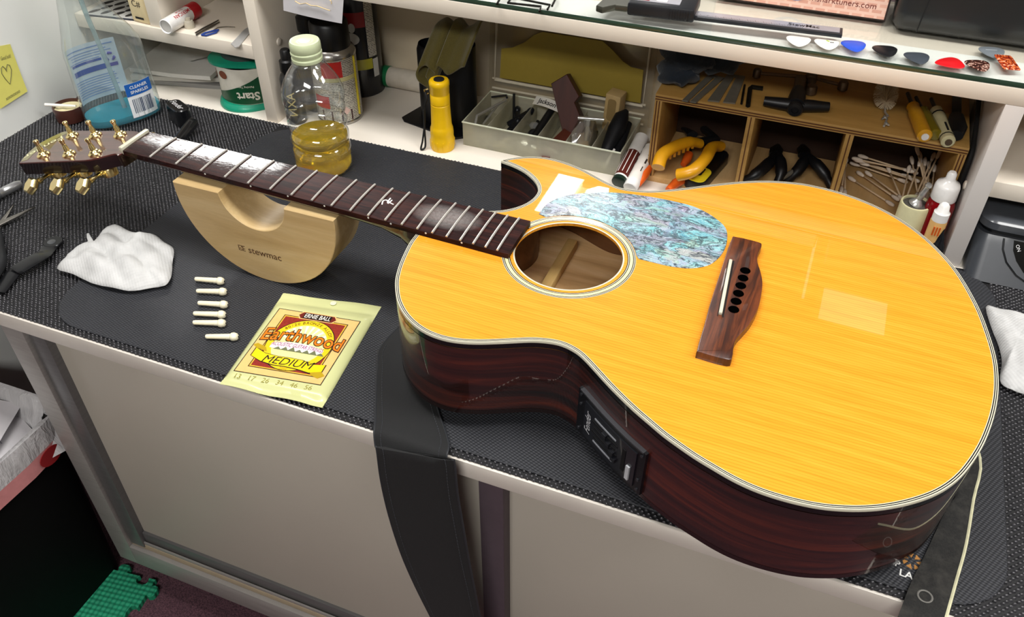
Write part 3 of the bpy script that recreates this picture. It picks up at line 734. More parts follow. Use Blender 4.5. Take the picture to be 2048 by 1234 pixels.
# ================================================================== things on the bench
# ---- neck rest
maple = wood('pale_maple', [(.25, '#bf9f6a'), (.45, '#cdae7a'), (.6, '#dabf8d'), (.8, '#c6a570')], 'x', 26, 9, 1.0, .5, 0, .03)
t = thing('neck_rest', 'pale wooden half round neck rest with a curved notch under the guitar neck', 'neck rest', (-80.5, -121, 0))
o = [(98.5 * math.cos(R(a)), 98.5 + 98.5 * math.sin(R(a))) for a in range(180, 361, 5)]
o += [(98.5, 105.5), (40, 105.5)] + [(40 * math.cos(R(a)), 107 + 38 * math.sin(R(a))) for a in range(-4, -177, -8)] + [(-40, 105.5), (-98.5, 105.5)]
XV = Matrix(((1, 0, 0, 0), (0, 0, 1, 0), (0, 1, 0, 0), (0, 0, 0, 1)))      # outline x,y -> x,z ; extrude along y
def prism_y(mb, o, y0, y1, bev=.8, mi=0):
    mb.levels(ccw(o), [(bev, y0), (0, y0 + bev), (0, y1 - bev), (bev, y1)], mi, X=XV); return mb
nr = prism_y(MB(), o, 0, 51, .8).build('half_round_block', maple, t, smooth=40)
burn = M('burnt_brown', '#5e4026', .7)
XT = Matrix.Translation((0, -.15, 0)) @ Matrix.Rotation(R(90), 4, 'X')
text('lettering', 'stewmac', 12, burn, t, X=XT @ Matrix.Translation((2.5, 37.5, 0)), bold=.12, sx=1.0)
lg = MB()
for x, z, w, h in ((-33.5, 33, 1.2, 9), (-31.7, 33, 2.6, 1.2), (-31.7, 36, 2.6, 1.4), (-31.7, 40.8, 2.6, 1.2), (-28.6, 33, 1.2, 3.2), (-28.6, 38.6, 1.2, 3.4), (-26.8, 33, 1.2, 9), (-25.2, 40.8, 2.4, 1.2), (-25.2, 36.4, 2.4, 1.2), (-25.2, 33, 2.4, 1.2)):
    lg.box(-22 + (x + 22) * .8, -22 + (x + w + 22) * .8, -.15, .1, 38 + (z - 38) * .8, 38 + (z + h - 38) * .8)
lg.build('logo', burn, t, smooth=0)

# ---- oil bottle
bot_m = clear_plastic('clear_bottle_plastic', '#fafcfc', .03, .12, .06, .07)
t = thing('oil_bottle', 'ribbed clear plastic bottle with yellow oil and pale green cap behind the neck', 'bottle', (-150, 111, -.5))
prof = [(30, 0), (35, 2), (37.5, 7), (37.5, 16), (35.6, 19), (37.6, 23), (37.6, 33), (33.6, 38), (37.4, 43), (37.6, 51), (33.0, 57), (37, 63), (37.4, 70), (32.6, 76), (36.8, 82), (37.2, 89), (34.6, 94), (38.2, 98), (38.8, 106), (38.0, 112), (34.5, 122), (28.5, 133), (21.5, 142), (17, 147), (16, 150), (16, 168)]
MB().lathe(prof, 48, close=False).build('bottle_wall', bot_m, t, smooth=60)
inner = [(max(.01, r - 1.6), z + 1.2) for r, z in prof if z <= 46] + [(35.4, 50)]
MB().lathe([(.01, 1.0)] + inner + [(.01, 50.4)], 40).build('oil', M('yellow_oil', '#f6d312', .04, trans=.78, ior=1.2, var=.05, spec=.6), t, smooth=60)
MB().lathe([(18.4, 150), (18.8, 151.5), (18.8, 154), (17.6, 155), (17.8, 157), (19, 158.5), (19, 161), (17.8, 162.2), (18.8, 163.6), (18.6, 172), (17.4, 174.5), (13, 174.2), (12, 173.4), (8, 173.4), (7.5, 174), (.01, 174)], 36).build('cap', M('pale_green_cap', '#cdd7b0', .35, var=.04), t, smooth=40)
MB().lathe([(19.5, 146), (20, 147.5), (19.5, 149)], 36).build('neck_ring', bot_m, t)

# ---- string packet
t0 = [at_z(567, 588), at_z(763, 614), at_z(645, 817), at_z(440, 770)]     # top-left, top-right, bottom-right, bottom-left
org = (t0[0] + t0[1] + t0[2] + t0[3]) / 4
t = thing('string_packet', 'pale green packet of acoustic guitar strings with red and yellow print', 'string packet', (org.x, org.y, .2))
C4 = [c - org for c in t0]
def bil(C, a, b, z=0.0):
    p = (C[0] * (1 - a) + C[1] * a) * (1 - b) + (C[3] * (1 - a) + C[2] * a) * b; return (p.x, p.y, z)
def puff(a, b):
    e = min(a / .07, (1 - a) / .07, 1.0); f_ = min(max(0, (b - .10) / .08), max(0, (.955 - b) / .035), 1.0)
    h = .5 + 4.3 * max(0, min(1, e)) ** .6 * max(0, f_) ** .7
    h += .9 * math.sin(a * 9 + 1) * (1 if b > .96 or b < .05 else 0) * .8
    if b > .95: h += 1.2 * abs(math.sin(a * 7))
    return max(h, .3)
pk = M('pale_green_foil', '#cdcf95', .32, var=.05, scale=14, coat=.35)
MB().slab(44, 60, lambda a, b: bil(C4, a, b, puff(a, b)), .35).build('pouch', pk, t, smooth=50)
q4 = [at_z(559.6, 617.9, 5), at_z(719.6, 643.8, 5), at_z(640.6, 769.5, 5), at_z(469.4, 741, 5)]
A4 = [c - org for c in q4]
def art(a, b, z): p = bil(A4, a, 1 - b); return (p[0], p[1], z)
ink = M('print_black', '#1d1410', .4); peach = M('print_peach', '#eec07a', .35, coat=.3); redp = M('print_red', '#8e2a20', .4, var=.35, scale=700); yel = M('print_yellow', '#f2cb1e', .35, coat=.3)
pale = M('print_pale_yellow', '#f3ec9c', .35); org_p = M('print_orange', '#e07a1c', .35); wht = M('print_white', '#f3ede2', .4); mag = M('print_magenta', '#a03f8c', .4); olive = M('print_olive', '#a59a3e', .4)
def flat(name, pts, z, m): 
    return MB().add([art(a, b, z) for a, b in pts], [tuple(range(len(pts)))]).build(name, m, t, smooth=0)
def rect(a0, a1, b0, b1): return [(a0, b0), (a1, b0), (a1, b1), (a0, b1)]
flat('print_border', rect(-.01, 1.01, -.01, 1.01), 5.0, ink); flat('print_panel', rect(0, 1, 0, 1), 5.05, peach)
flat('print_border', rect(.105, .895, .085, .925), 5.1, ink); flat('print_line', rect(.115, .885, .095, .915), 5.13, M('print_gold', '#e0b23c', .35))
flat('print_panel', rect(.13, .87, .11, .90), 5.16, redp)
ci = lambda r, cx=.5, cy=.5, ry=None: [(cx + r * math.cos(R(q)), cy + (ry or r) * math.sin(R(q))) for q in range(0, 360, 8)]
flat('print_disc', ci(.385, ry=.40), 5.2, ink); flat('print_disc', ci(.375, ry=.39), 5.23, yel); flat('print_disc', ci(.30, ry=.31), 5.26, pale)
for q in range(20, 170, 15):
    c_, s_ = math.cos(R(q)), math.sin(R(q)); c2, s2 = math.cos(R(q + 6)), math.sin(R(q + 6))
    flat('print_ray', [(.5 + .12 * c_, .5 + .12 * s_), (.5 + .295 * c_, .5 + .30 * s_), (.5 + .295 * c2, .5 + .30 * s2)], 5.28, wht)
cap_o = [(.27, .955), (.31, .905), (.69, .905), (.73, .955), (.69, 1.005), (.31, 1.005)]
flat('print_badge', [(.5 + (a - .5) * 1.06, .955 + (b - .955) * 1.2) for a, b in cap_o], 5.3, peach); flat('print_badge', cap_o, 5.33, M('print_maroon', '#6b1d18', .4)); flat('print_badge', rect(.33, .67, .912, .998), 5.36, ink)
def art_text(s, size, cx, cy, m, z, bend=0.0, slope=0.0, **kw):
    W = 100.0
    return text('lettering', s, size * W, m, t, warp=lambda x, y: art(cx + x / W, cy + y / W - bend * (x / W) ** 2 + slope * x / W, z), **kw)
art_text('ERNIE BALL', .095, .5, .955, wht, 5.4, bold=.08, sx=.66)
art_text('Earthwood', .27, .5, .62, ink, 5.5, bend=.22, bold=1.3, sx=.80)
art_text('Earthwood', .27, .5, .62, org_p, 5.55, bend=.22, bold=.25, sx=.80)
flat('print_band', [(.19, .40), (.19, .47), (.35, .515), (.5, .525), (.65, .515), (.81, .47), (.81, .40)], 5.3, wht)
art_text('ACOUSTIC GUITAR STRINGS', .082, .5, .472, mag, 5.46, bend=.12, bold=.06, sx=.58)
for i in range(7):
    a_ = .24 + i * .085; flat('print_hill', [(a_, .385), (a_ + .05, .43 + .012 * (i % 3)), (a_ + .1, .385)], 5.34, M('print_grey_green', '#6d7350', .5))
bn = [(.06, .36), (.2, .30), (.36, .285), (.5, .29), (.65, .285), (.8, .25), (.93, .27), (.93, .17), (.8, .13), (.65, .155), (.5, .165), (.36, .16), (.2, .185), (.06, .24)]
flat('print_banner', [(.5 + (a - .5) * 1.025, .235 + (b - .235) * 1.14) for a, b in bn], 5.45, ink); flat('print_banner', bn, 5.5, M('print_bright_yellow', '#f4d312', .35))
flat('print_banner', [(.06, .36), (.0, .40), (.04, .43), (.16, .39), (.2, .33)], 5.46, M('print_dark_gold', '#b99a16', .4)); flat('print_banner', [(.93, .17), (.99, .12), (.93, .07), (.84, .10), (.8, .15)], 5.46, M('print_dark_gold'))
art_text('MEDIUM', .15, .5, .222, ink, 5.58, bold=.0, sx=1.05, shear=.2)
art_text('2002', .06, .5, .13, M('print_dark_gold'), 5.42, sx=.8)
for s, q0, q1 in (('80/20', 142, 118), ('BRONZE', 108, 72), ('ALLOY', 60, 34)):
    for i, ch in enumerate(s):
        q = q0 + (q1 - q0) * i / (len(s) - 1); ca, cb_ = .5 + .337 * math.cos(R(q)), .5 + .35 * math.sin(R(q))
        rt = R(q - 90)
        text('lettering', ch, 5.6, ink, t, warp=lambda x, y, ca=ca, cb_=cb_, rt=rt: art(ca + (x * math.cos(rt) - y * math.sin(rt)) / 100, cb_ + (x * math.sin(rt) + y * math.cos(rt)) / 100, 5.4))
for i, s in enumerate(('13', '17', '26', '34', '46', '56')):
    art_text(s, .09, .07 + i * .165, -.068, M('print_dark_olive', '#8f862e', .4), 4.86, bold=.0)
hp = at_z(667, 608, .6) - org
MB().lathe([(.01, 0), (3.2, 0), (3.4, .3), (2.6, .5), (.01, .5)], 18, c=(hp.x, hp.y, 1.4)).build('hanging_hole', M('hole_paper', '#e4e4c4', .5), t)

# ---- bridge pins
ivory = M('ivory_pin_plastic', '#eee7cb', .3, var=.03)
pin_px = [((390, 558), (447, 563)), ((393, 582), (452, 584)), ((396, 606), (454, 610)), ((387, 627), (450, 630)), ((386, 645), (450, 647)), ((411, 673), (475, 674))]
pin_lab = ['ivory bridge pin farthest from the bench edge, topmost of the row', 'ivory bridge pin second from the top of the row', 'ivory bridge pin with a slanted tip, third from the top', 'ivory bridge pin fourth from the top of the row', 'ivory bridge pin fifth in the row, just above the lone offset one', 'split ivory bridge pin set apart nearest the bench edge']
for (pa, pb_), lb in zip(pin_px, pin_lab):
    a = at_z(*pa, 3); b = at_z(*pb_, 4); L = (b - a).length + 1
    t = thing('bridge_pin', lb, 'bridge pin', (a.x, a.y, 0), group='ivory bridge pins on the mat')
    X = Matrix.Translation((0, 0, 3.2)) @ Matrix.Rotation(math.atan2((b - a).y, (b - a).x), 4, 'Z') @ Matrix.Rotation(R(90 - 2), 4, 'Y')
    MB().lathe([(1.2, 0), (2.1, .6), (2.4, 3), (3.0, L - 11), (3.1, L - 9), (3.0, L - 8.4), (4.2, L - 7), (4.5, L - 4.4), (3.6, L - 1.4), (1.8, L - .1), (.01, L)], 18, X=X).build('shaft', ivory, t)
    MB().lathe([(.01, L - .1), (1.05, L - .12), (.9, L + .28), (.01, L + .4)], 10, X=X).build('dot', M('black_dot', '#0a0a0a', .3), t)
    MB().box(-.35, .35, -3.12, 0, 2, L - 12, X=X).build('slot', M('slot_shade', '#b9b094', .6), t, smooth=0)

# ---- crumpled paper towels
def crumple(name, label, px, z, mat, hgt, seed, th=.4, ring=14, cpx=None, group=None):
    P = [at_z(*q, z) for q in px]; c = sum(P, Vector()) / len(P)
    if cpx: c = at_z(*cpx, z)
    O = spline([(p.x - c.x, p.y - c.y) for p in P], 4); n_ = len(O); rnd = random.Random(seed)
    ph = [rnd.uniform(0, 6.28) for _ in range(10)]; fr = [rnd.uniform(.03, .12) for _ in range(10)]; dr = [rnd.uniform(0, 6.28) for _ in range(10)]
    def hz(x, y, s_):
        h = 0
        for i in range(10): h += abs(math.sin((x * math.cos(dr[i]) + y * math.sin(dr[i])) * fr[i] + ph[i])) / (1 + i * .35)
        return hgt * (.15 + .22 * h) * (1 - s_ ** 3 * .75) + .5
    vs = [(0, 0, hz(0, 0, 0))]; fs = []
    for j in range(1, ring + 1):
        s_ = j / ring
        for (x, y) in O: vs.append((x * s_, y * s_, hz(x * s_, y * s_, s_)))
    for i in range(n_): fs.append((0, 1 + i, 1 + (i + 1) % n_))
    for j in range(ring - 1):
        for i in range(n_): fs.append((1 + j * n_ + i, 1 + (j + 1) * n_ + i, 1 + (j + 1) * n_ + (i + 1) % n_, 1 + j * n_ + (i + 1) % n_))
    top = len(vs); vs += [(x, y, zz - th - .3) for x, y, zz in vs]; fs += [tuple(q + top for q in reversed(f_)) for f_ in fs]
    e0 = 1 + (ring - 1) * n_
    for i in range(n_): fs.append((e0 + i, e0 + (i + 1) % n_, top + e0 + (i + 1) % n_, top + e0 + i))
    return MB().add(vs, fs).build(name, mat, loc=(c.x, c.y, z), smooth=60), c
k = NT('paper_towel_white'); n1 = k.noise(k.mapping(), 40, 4); sp = k.new('ShaderNodeSeparateXYZ'); k.l.new(k.tc(), sp.inputs[0])
emb = k.math('MULTIPLY', k.math('SINE', k.math('MULTIPLY', sp.outputs[0], 1500.0)), k.math('SINE', k.math('MULTIPLY', sp.outputs[1], 1500.0)))
k.color(k.ramp(n1, [(.3, '#b2b2b1'), (.7, '#cbcbca')])); k.set(Roughness=.9); k.bump(emb, .25, .0006); towel = k.m
tw_px = [(228, 460), (262, 470), (290, 478), (310, 478), (330, 492), (350, 507), (347, 535), (345, 562), (336, 577), (318, 580), (270, 589), (230, 585), (185, 572), (150, 557), (118, 545), (135, 525), (142, 513), (158, 503), (175, 497), (190, 490)]
o, c = crumple('paper_towel', 'torn white paper towel scrap lying by the neck rest', tw_px, 0, towel, 27, 3)
tag(o, 'torn white paper towel scrap lying by the neck rest', 'paper towel')
st = [at_z(*q, 3) for q in ((160, 505), (174, 494), (183, 486), (179, 478), (177, 471))]
MB().tube([(p.x - c.x, p.y - c.y, 6) for p in st], [5, 4, 3, 2.2, 1.2], 8, flat=.25).build('torn_strip', towel, o)
o, c = crumple('paper_towel', '', [(1968, 622), (2000, 626), (2040, 640), (2070, 640), (2110, 700), (2070, 790), (2020, 785), (1996, 768), (2000, 730), (1990, 690)], 0, towel, 26, 11)
tag(o, 'white paper towel crumpled at the right rim of the bench', 'paper towel')

# ---- guitar strap: hanging band and leather end
strap_m = NT('black_suede'); k = strap_m; n1 = k.noise(k.mapping(), 900, 4, .8); n2 = k.noise(k.mapping(), 22, 3)
k.color(k.mix(n2, k.ramp(n1, [(.3, '#050506'), (.8, '#0f1012')]), '#0b0c0e')); k.set(Roughness=.8); k.b.inputs['Sheen Weight'].default_value = .06; k.bump(n1, .5, .0006)
t = thing('guitar_strap', 'black suede guitar strap hanging over the bench edge from under the guitar', 'strap', (150, -230, 0))
Lp = [(Vector((112, -60, 2)), Vector((176, -44, 2))), (Vector((96, -110, 2)), Vector((166, -110, 2)))]
for (l, r_, zz) in (((765, 690), (845, 720), 2), ((755, 735), (862, 775), 2.5), ((752, 800), (878, 828), 3)):
    Lp.append((at_z(*l, zz), at_z(*r_, zz)))
Lp.append((Vector((131, -262, 4)), Vector((205, -262, 4)))); Lp.append((Vector((136, -274, 2)), Vector((209, -275, 2)))); Lp.append((Vector((140, -281, -8)), Vector((212.5, -281, -8))))
for l, r_, y in (((754, 900), (908, 920), -284), ((762, 960), (915, 985), -286), ((778, 1030), (926, 1050), -288), ((802, 1105), (938, 1120), -289), ((830, 1170), (950, 1180), -289), ((862, 1234), (962, 1240), -288), ((900, 1310), (985, 1320), -286)):
    Lp.append((at_y(*l, y), at_y(*r_, y)))
def ribbon(pairs, nw, th, sub=4):
    A = spline([tuple(a) for a, b in pairs], sub, closed=False); B = spline([tuple(b) for a, b in pairs], sub, closed=False)
    m = len(A); rows = []
    for i in range(m):
        a, b = Vector(A[i]), Vector(B[i]); tn = (Vector(A[min(i + 1, m - 1)]) - Vector(A[max(i - 1, 0)])).normalized(); nn = (b - a).cross(tn).normalized()
        rows.append((a, b, nn))
    vs = []; fs = []; w = nw + 1
    for side in (0, 1):
        for a, b, nn in rows:
            for q in range(w):
                s_ = q / nw; e = 0.5 * th * (1 if 0 < q < nw else .35)
                vs.append(a.lerp(b, s_) + nn * (e if side == 0 else -e))
    N = m * w
    for i in range(m - 1):
        for q in range(nw):
            f_ = (i * w + q, i * w + q + 1, (i + 1) * w + q + 1, (i + 1) * w + q); fs.append(f_); fs.append(tuple(x + N for x in reversed(f_)))
        for q in (0, nw): fs.append((i * w + q, (i + 1) * w + q, N + (i + 1) * w + q, N + i * w + q))
    for i in (0, m - 1):
        for q in range(nw): fs.append((i * w + q, i * w + q + 1, N + i * w + q + 1, N + i * w + q))
    return vs, fs, rows
base = Vector((150, -230, 0))
Lp = [(a - base, b - base) for a, b in Lp]
vs, fs, rows = ribbon(Lp, 8, 3.6); MB().add(vs, fs).build('strap_band', strap_m.m, t, smooth=50)
stitch = M('grey_stitch', '#3c3e42', .6)
for s_ in (.1, .9):
    ms = MB()
    for i in range(8, len(rows) - 1):
        a, b, nn = rows[i]; a2, b2, n2_ = rows[i + 1]
        for q in (0, .34, .67):
            p = a.lerp(b, s_).lerp(a2.lerp(b2, s_), q); p2 = a.lerp(b, s_).lerp(a2.lerp(b2, s_), q + .2)
            out = nn if nn.dot(Vector((.0, -1, .6))) > 0 else -nn
            ms.tube([p + out * 1.9, p2 + out * 1.9], .35, 5)
    ms.build('stitching', stitch, t)['kind'] = 'stuff'
pip = MB()
for s_ in (0.0, 1.0): pip.tube([rw[0].lerp(rw[1], s_) for rw in rows], 1.1, 6)
pip.build('edge_piping', M('strap_edge_dark', '#2a2c30', .45), t)
# leather end at the right
suede2 = NT('worn_black_leather'); k = suede2; n1 = k.noise(k.mapping(), 700, 4, .85); n2 = k.noise(k.mapping(), 70, 4, .7)
k.color(k.mix(k.ramp(n2, [(.45, '#000000'), (.75, '#ffffff')]), k.ramp(n1, [(.3, '#0b0b0b'), (.75, '#2a2927')]), '#3a3834')); k.set(Roughness=.85); k.bump(n1, .9, .001)
rp = [((1965, 880), (1925, 905), 3), ((1958, 915), (1908, 965), 3), ((1945, 1000), (1890, 1020), 3), ((1930, 1090), (1852, 1105), 3), ((1911, 1160), (1822, 1165), 3), ((1893, 1225), (1798, 1228), 4), ((1880, 1270), (1782, 1272), 0)]
pr_ = [(Vector((585, 10, 3)) - base, Vector((545, -12, 3)) - base), (Vector((626, -45, 3)) - base, Vector((585, -60, 3)) - base)] + [(at_z(*a, z) - base, at_z(*b, z) - base) for a, b, z in rp[1:]]
vs, fs, rows = ribbon(pr_, 6, 3.0); MB().add(vs, fs).build('leather_end', suede2.m, t, smooth=50)
MB().tube([rw[0] + Vector((.6, 0, .2)) for rw in rows], 1.3, 6).build('cut_edge', M('raw_leather_edge', '#c9c6a4', .8, var=.2), t)
c = at_z(1850, 1193, 5) - base
MB().tube([(c.x + 5.2 * math.cos(R(q)), c.y + 5.2 * math.sin(R(q)), c.z) for q in range(0, 360, 20)], .8, 6, closed=True).build('button_hole', M('hole_rim_grey', '#6f6d68', .6), t)
MB().lathe([(.01, 0), (4.4, 0), (4.4, .2), (.01, .2)], 16, c=(c.x, c.y, c.z - .2)).build('button_hole_gap', M('black_gap'), t)
# small print on the work mat by the leather end
wp = M('mat_white_print', '#d9d9d6', .5)
tl = at_z(1812, 1149, .25)
text('lettering', 'LA', 9, wp, WORKMAT, X=Matrix.Translation((tl.x, tl.y, 2.15)) @ Matrix.Rotation(R(-4), 4, 'Z'), bold=.15)
tl = at_z(1795, 1128, .25)
text('lettering', 'P', 8, wp, WORKMAT, X=Matrix.Translation((tl.x, tl.y, 2.15)) @ Matrix.Rotation(R(-4), 4, 'Z'), bold=.12)
tl = at_z(1824, 1122, .25); em = MB()
for q in range(7):
    a = R(q * 51); em.add([(tl.x + 3 * math.cos(a), tl.y + 3 * math.sin(a), 2.15), (tl.x + 7.5 * math.cos(a - .35), tl.y + 7.5 * math.sin(a - .35), 2.15), (tl.x + 8 * math.cos(a + .3), tl.y + 8 * math.sin(a + .3), 2.15)], [(0, 1, 2)])
em.build('emblem', M('mat_orange_print', '#a9763a', .5, var=.2, scale=200), WORKMAT, smooth=0)

# ---- bent black wrench, scissors, silver barrel
gun = M('black_coated_steel', '#1c1d20', .32, .6, var=.1, coat=.2)
wp_ = [(104, 488, 4), (92, 503, 4), (80, 512, 9), (38, 537, 9), (24, 548, 4), (-4, 585, 3)]
a0 = at_z(60, 530); t = thing('bent_wrench', 'flat black bent wrench with a rounded slotted end lying on the liner', 'wrench', (a0.x, a0.y, -.5))
W_ = [at_z(x, y, z) - a0 for x, y, z in wp_]; wd = [9, 9, 10.5, 10.5, 9, 8]
pa = []
for i, p in enumerate(W_):
    tn = (W_[min(i + 1, 5)] - W_[max(i - 1, 0)]); tn.z = 0; tn.normalize(); nn = Vector((-tn.y, tn.x, 0))
    pa.append((p + nn * wd[i], p - nn * wd[i]))
vs, fs, rows = ribbon(pa, 4, 2.8, 3); MB().add(vs, fs).build('bar', gun, t, smooth=30)
e = at_z(106, 484, 4) - a0; MB().levels(circle(e.x, e.y, 11, 24), [(.6, 1.6), (0, 2.2), (0, 4.6), (.8, 5.4)]).build('round_end', gun, t)
MB().levels(circle(e.x - 1, e.y - 1, 5.2, 20), [(0, 5.2), (1.0, 5.6)]).build('socket', M('worn_steel', '#6a6c70', .35, .8), t)
a0 = at_z(-5, 470); t = thing('scissors', 'dark pair of scissors with open blades at the left end of the bench', 'scissors', (a0.x, a0.y, -.5))
steel = M('dull_steel', '#84807a', .3, .9, var=.08)
for tip, rt, ww, zz in (((70, 413), (-14, 452), 5.5, 5), ((27, 409), (-12, 462), 4.5, 3)):
    a = at_z(*rt, zz) - a0; b = at_z(*tip, zz) - a0; X = along(a, b); L = (b - a).length
    MB().levels(ccw([(0, -ww), (L * .55, -ww * .7), (L, -.3), (L, .3), (L * .5, ww * .45), (0, ww * .6)]), [(0, -1), (0, .6), (.8, 1.3)], X=X).build('blade', steel, t, smooth=30)
a = at_z(-8, 458, 6) - a0; MB().lathe([(5, -3), (5, 1), (3.6, 2), (.01, 2.2)], 18, c=(a.x, a.y, a.z)).build('pivot', steel, t)
for q in (((-10, 462), (-2, 520), (-22, 560)), ((-12, 455), (-60, 500), (-80, 560))):
    MB().tube(spline([tuple(at_z(x, y, 7) - a0) for x, y in q], 5, closed=False), [7] * 5 + [9] * 6, 12, flat=.6).build('handle', M('black_rubber_grip', '#121316', .55), t)
a = at_z(-70, 424, 5); b = at_z(42, 368, 5); t = thing('silver_barrel', 'slim silver metal barrel of a tool at the left bench end', 'tool', (a.x, a.y, 0))
X = Matrix.Translation((0, 0, 6)) @ Matrix.Rotation(math.atan2(b.y - a.y, b.x - a.x), 4, 'Z') @ Matrix.Rotation(R(90), 4, 'Y'); L = (b - a).length
MB().lathe([(6, 0), (6, L - 26), (5.4, L - 24), (6, L - 22), (5.8, L - 6), (4, L)], 20, X=X).build('barrel', M('satin_silver', '#b4b5b6', .3, .85, var=.05), t)
MB().lathe([(6.15, L - 50), (6.15, L - 30)], 20, X=X).build('band', M('grey_band', '#77787a', .4, .7), t)

# ---- brown lid with cream polish and a swab
c = at_z(133, 247, -1) + Vector((-3, 15, 0)); t = thing('polish_lid', 'brown screw lid holding cream polish and a white stick by the partition', 'lid', (c.x, c.y, -.8))
MB().lathe([(19, 0), (20.5, 1), (21.5, 20), (21, 21.4), (19.6, 21.4), (19.2, 20), (18.6, 7), (.01, 7)], 36).build('lid_wall', M('brown_plastic', '#43211a', .35, coat=.2), t, smooth=40)
MB().lathe([(18.9, 7), (18.9, 17), (15, 15.4), (9, 16.6), (.01, 15.2)], 30).build('polish', M('cream_polish', '#d9cfa6', .35, bump=.4, scale=150), t, smooth=60)
MB().tube([(12, 3, 20), (-27, -14, 23)], [1.8, 2.4], 10).build('stick', M('white_stick', '#eeeae2', .5), t)

# ---- spray bottle with blue cleaner
c = Vector((-492, 124, -.8)); ang = math.atan2(.87, .50)
t = thing('spray_bottle', 'clear plastic spray bottle with a little blue cleaner beside the partition', 'bottle', tuple(c), (0, 0, ang))
def oval(prof_, n=44, mi=0, mb=None, close=False):
    mb = mb or MB(); vs = []; fs = []
    for (a, b, z, ox) in prof_:
        for q in range(n):
            th = 2 * math.pi * q / n; cx, sy = math.cos(th), math.sin(th); e = .75
            vs.append((ox + a * abs(cx) ** e * (1 if cx > 0 else -1), b * abs(sy) ** e * (1 if sy > 0 else -1), z))
    for i in range(len(prof_) - 1):
        for q in range(n): fs.append((i * n + q, i * n + (q + 1) % n, (i + 1) * n + (q + 1) % n, (i + 1) * n + q))
    if close: fs.append(tuple(range(n - 1, -1, -1))); fs.append(tuple((len(prof_) - 1) * n + q for q in range(n)))
    return mb.add(vs, fs, mi)
bp = [(48, 27, 0, 0), (52, 31, 3, 0), (53, 33, 10, 0), (52.5, 33, 30, 0), (52, 32, 55, 0), (51.5, 32, 80, 0), (51.5, 31.5, 100, 0), (50, 31, 112, 0), (44, 29, 128, -2), (38, 27, 142, -5), (32, 25, 155, -8), (27, 23, 166, -11), (24, 21, 178, -12), (23.5, 21, 190, -12), (26, 22, 205, -12), (25, 22, 225, -12), (18, 17, 240, -12), (14, 14, 246, -12), (14, 14, 262, -12)]
oval(bp).build('bottle_wall', clear_plastic('clear_pet', '#f5f9f8', .06, .12, .08, .06), t, smooth=60)
oval([(46, 25, 1.5, 0), (50.5, 29.5, 4, 0), (51.3, 31, 10, 0), (51, 31.2, 14, 0)], close=True).build('blue_cleaner', M('turquoise_cleaner', '#1fb0c8', .05, trans=.5, ior=1.3, spec=.6, var=.1, scale=25), t, smooth=60)
MB().tube([(4, 0, 5), (0, 2, 80), (-6, 3, 150), (-12, 0, 262)], 3.2, 12).build('dip_tube', clear_plastic('pale_blue_tube', '#cfe3e6', .35, .05, .2), t)
lab_m = clear_plastic('pale_label_film', '#cfe0ee', .72, .02, .4); navy = M('label_navy', '#2b4fa0', .45); lb2 = M('label_white', '#eceff2', .45)
def on_oval(x, z, out=0.6, side=-1):
    a = 52 + out; b = 32.5 + out; u_ = max(-.999, min(.999, x / a)); cx = (abs(u_)) ** (1 / .75); sy = math.sqrt(max(0, 1 - cx * cx))
    return (x, side * b * sy ** .75, z)
def sticker(name, x0, x1, z0, z1, m, out, side, tilt=0.0):
    return MB().grid(10, 2, lambda s_, q: on_oval(x0 + (x1 - x0) * s_, z0 + (z1 - z0) * q + tilt * (s_ - .5), out, side)).build(name, m, t, smooth=60)
sticker('back_label', -46, 24, 24, 104, lab_m, -1.2, 1, 0)
for i, (x0, x1, z, h_) in enumerate([(-44, 20, 97, 1.6), (-44, 10, 92, 1.2), (-40, 16, 88.5, 1.0), (-40, 2, 85, 1.0), (-44, -2, 81, 1.2), (-42, 0, 76.5, 3.4), (-42, 4, 63, 7.5), (-44, 12, 55, 1.1), (-44, 14, 51.5, 1.1), (-44, 12, 48, 1.1), (-44, 14, 44.5, 1.1), (-44, 10, 41, 1.1), (-44, 14, 37.5, 1.1), (-44, 8, 34, 1.1), (-44, 12, 30.5, 1.1)]):
    sticker('label_line', x0, x1, z, z + h_, navy if h_ > 2 else M('label_blue_grey', '#6f8fc2', .5), -2.0, 1)
for q in range(3):
    a0_ = R(q * 120 + 90); cx, cz = 12, 78
    MB().tube([on_oval(cx + 5.5 * math.cos(a0_ + R(d)), cz + 5.5 * math.sin(a0_ + R(d)), -2.2, 1) for d in (-38, -15, 10, 34)], [1.5, 1.5, 2.2, .3], 6).build('recycling_arrow', M('label_violet', '#46489a', .5), t)
sticker('label_block', 5, 20, 64, 69, M('label_violet'), -2.0, 1)
sticker('front_label', 4, 42, 10, 60, lb2, .5, -1, 0)
sticker('front_label_band', 4, 42, 42, 60, M('label_royal_blue', '#1f5fb4', .45), .9, -1)
text('lettering', 'CLEANER', 6.0, lb2, t, warp=lambda x, y: on_oval(23 + x, 54 + y, 1.2, -1), bold=.1)
text('lettering', 'SPARKLES', 6.0, lb2, t, warp=lambda x, y: on_oval(23 + x, 47 + y, 1.2, -1), bold=.1)
rnd = random.Random(5); x = 9.0
while x < 37:
    w = rnd.choice((.6, .6, 1.0, 1.5)); sticker('barcode_bar', x, x + w, 16, 37, M('barcode_ink', '#3a4a66', .5), .8, -1); x += w + rnd.choice((.6, .9, 1.3))

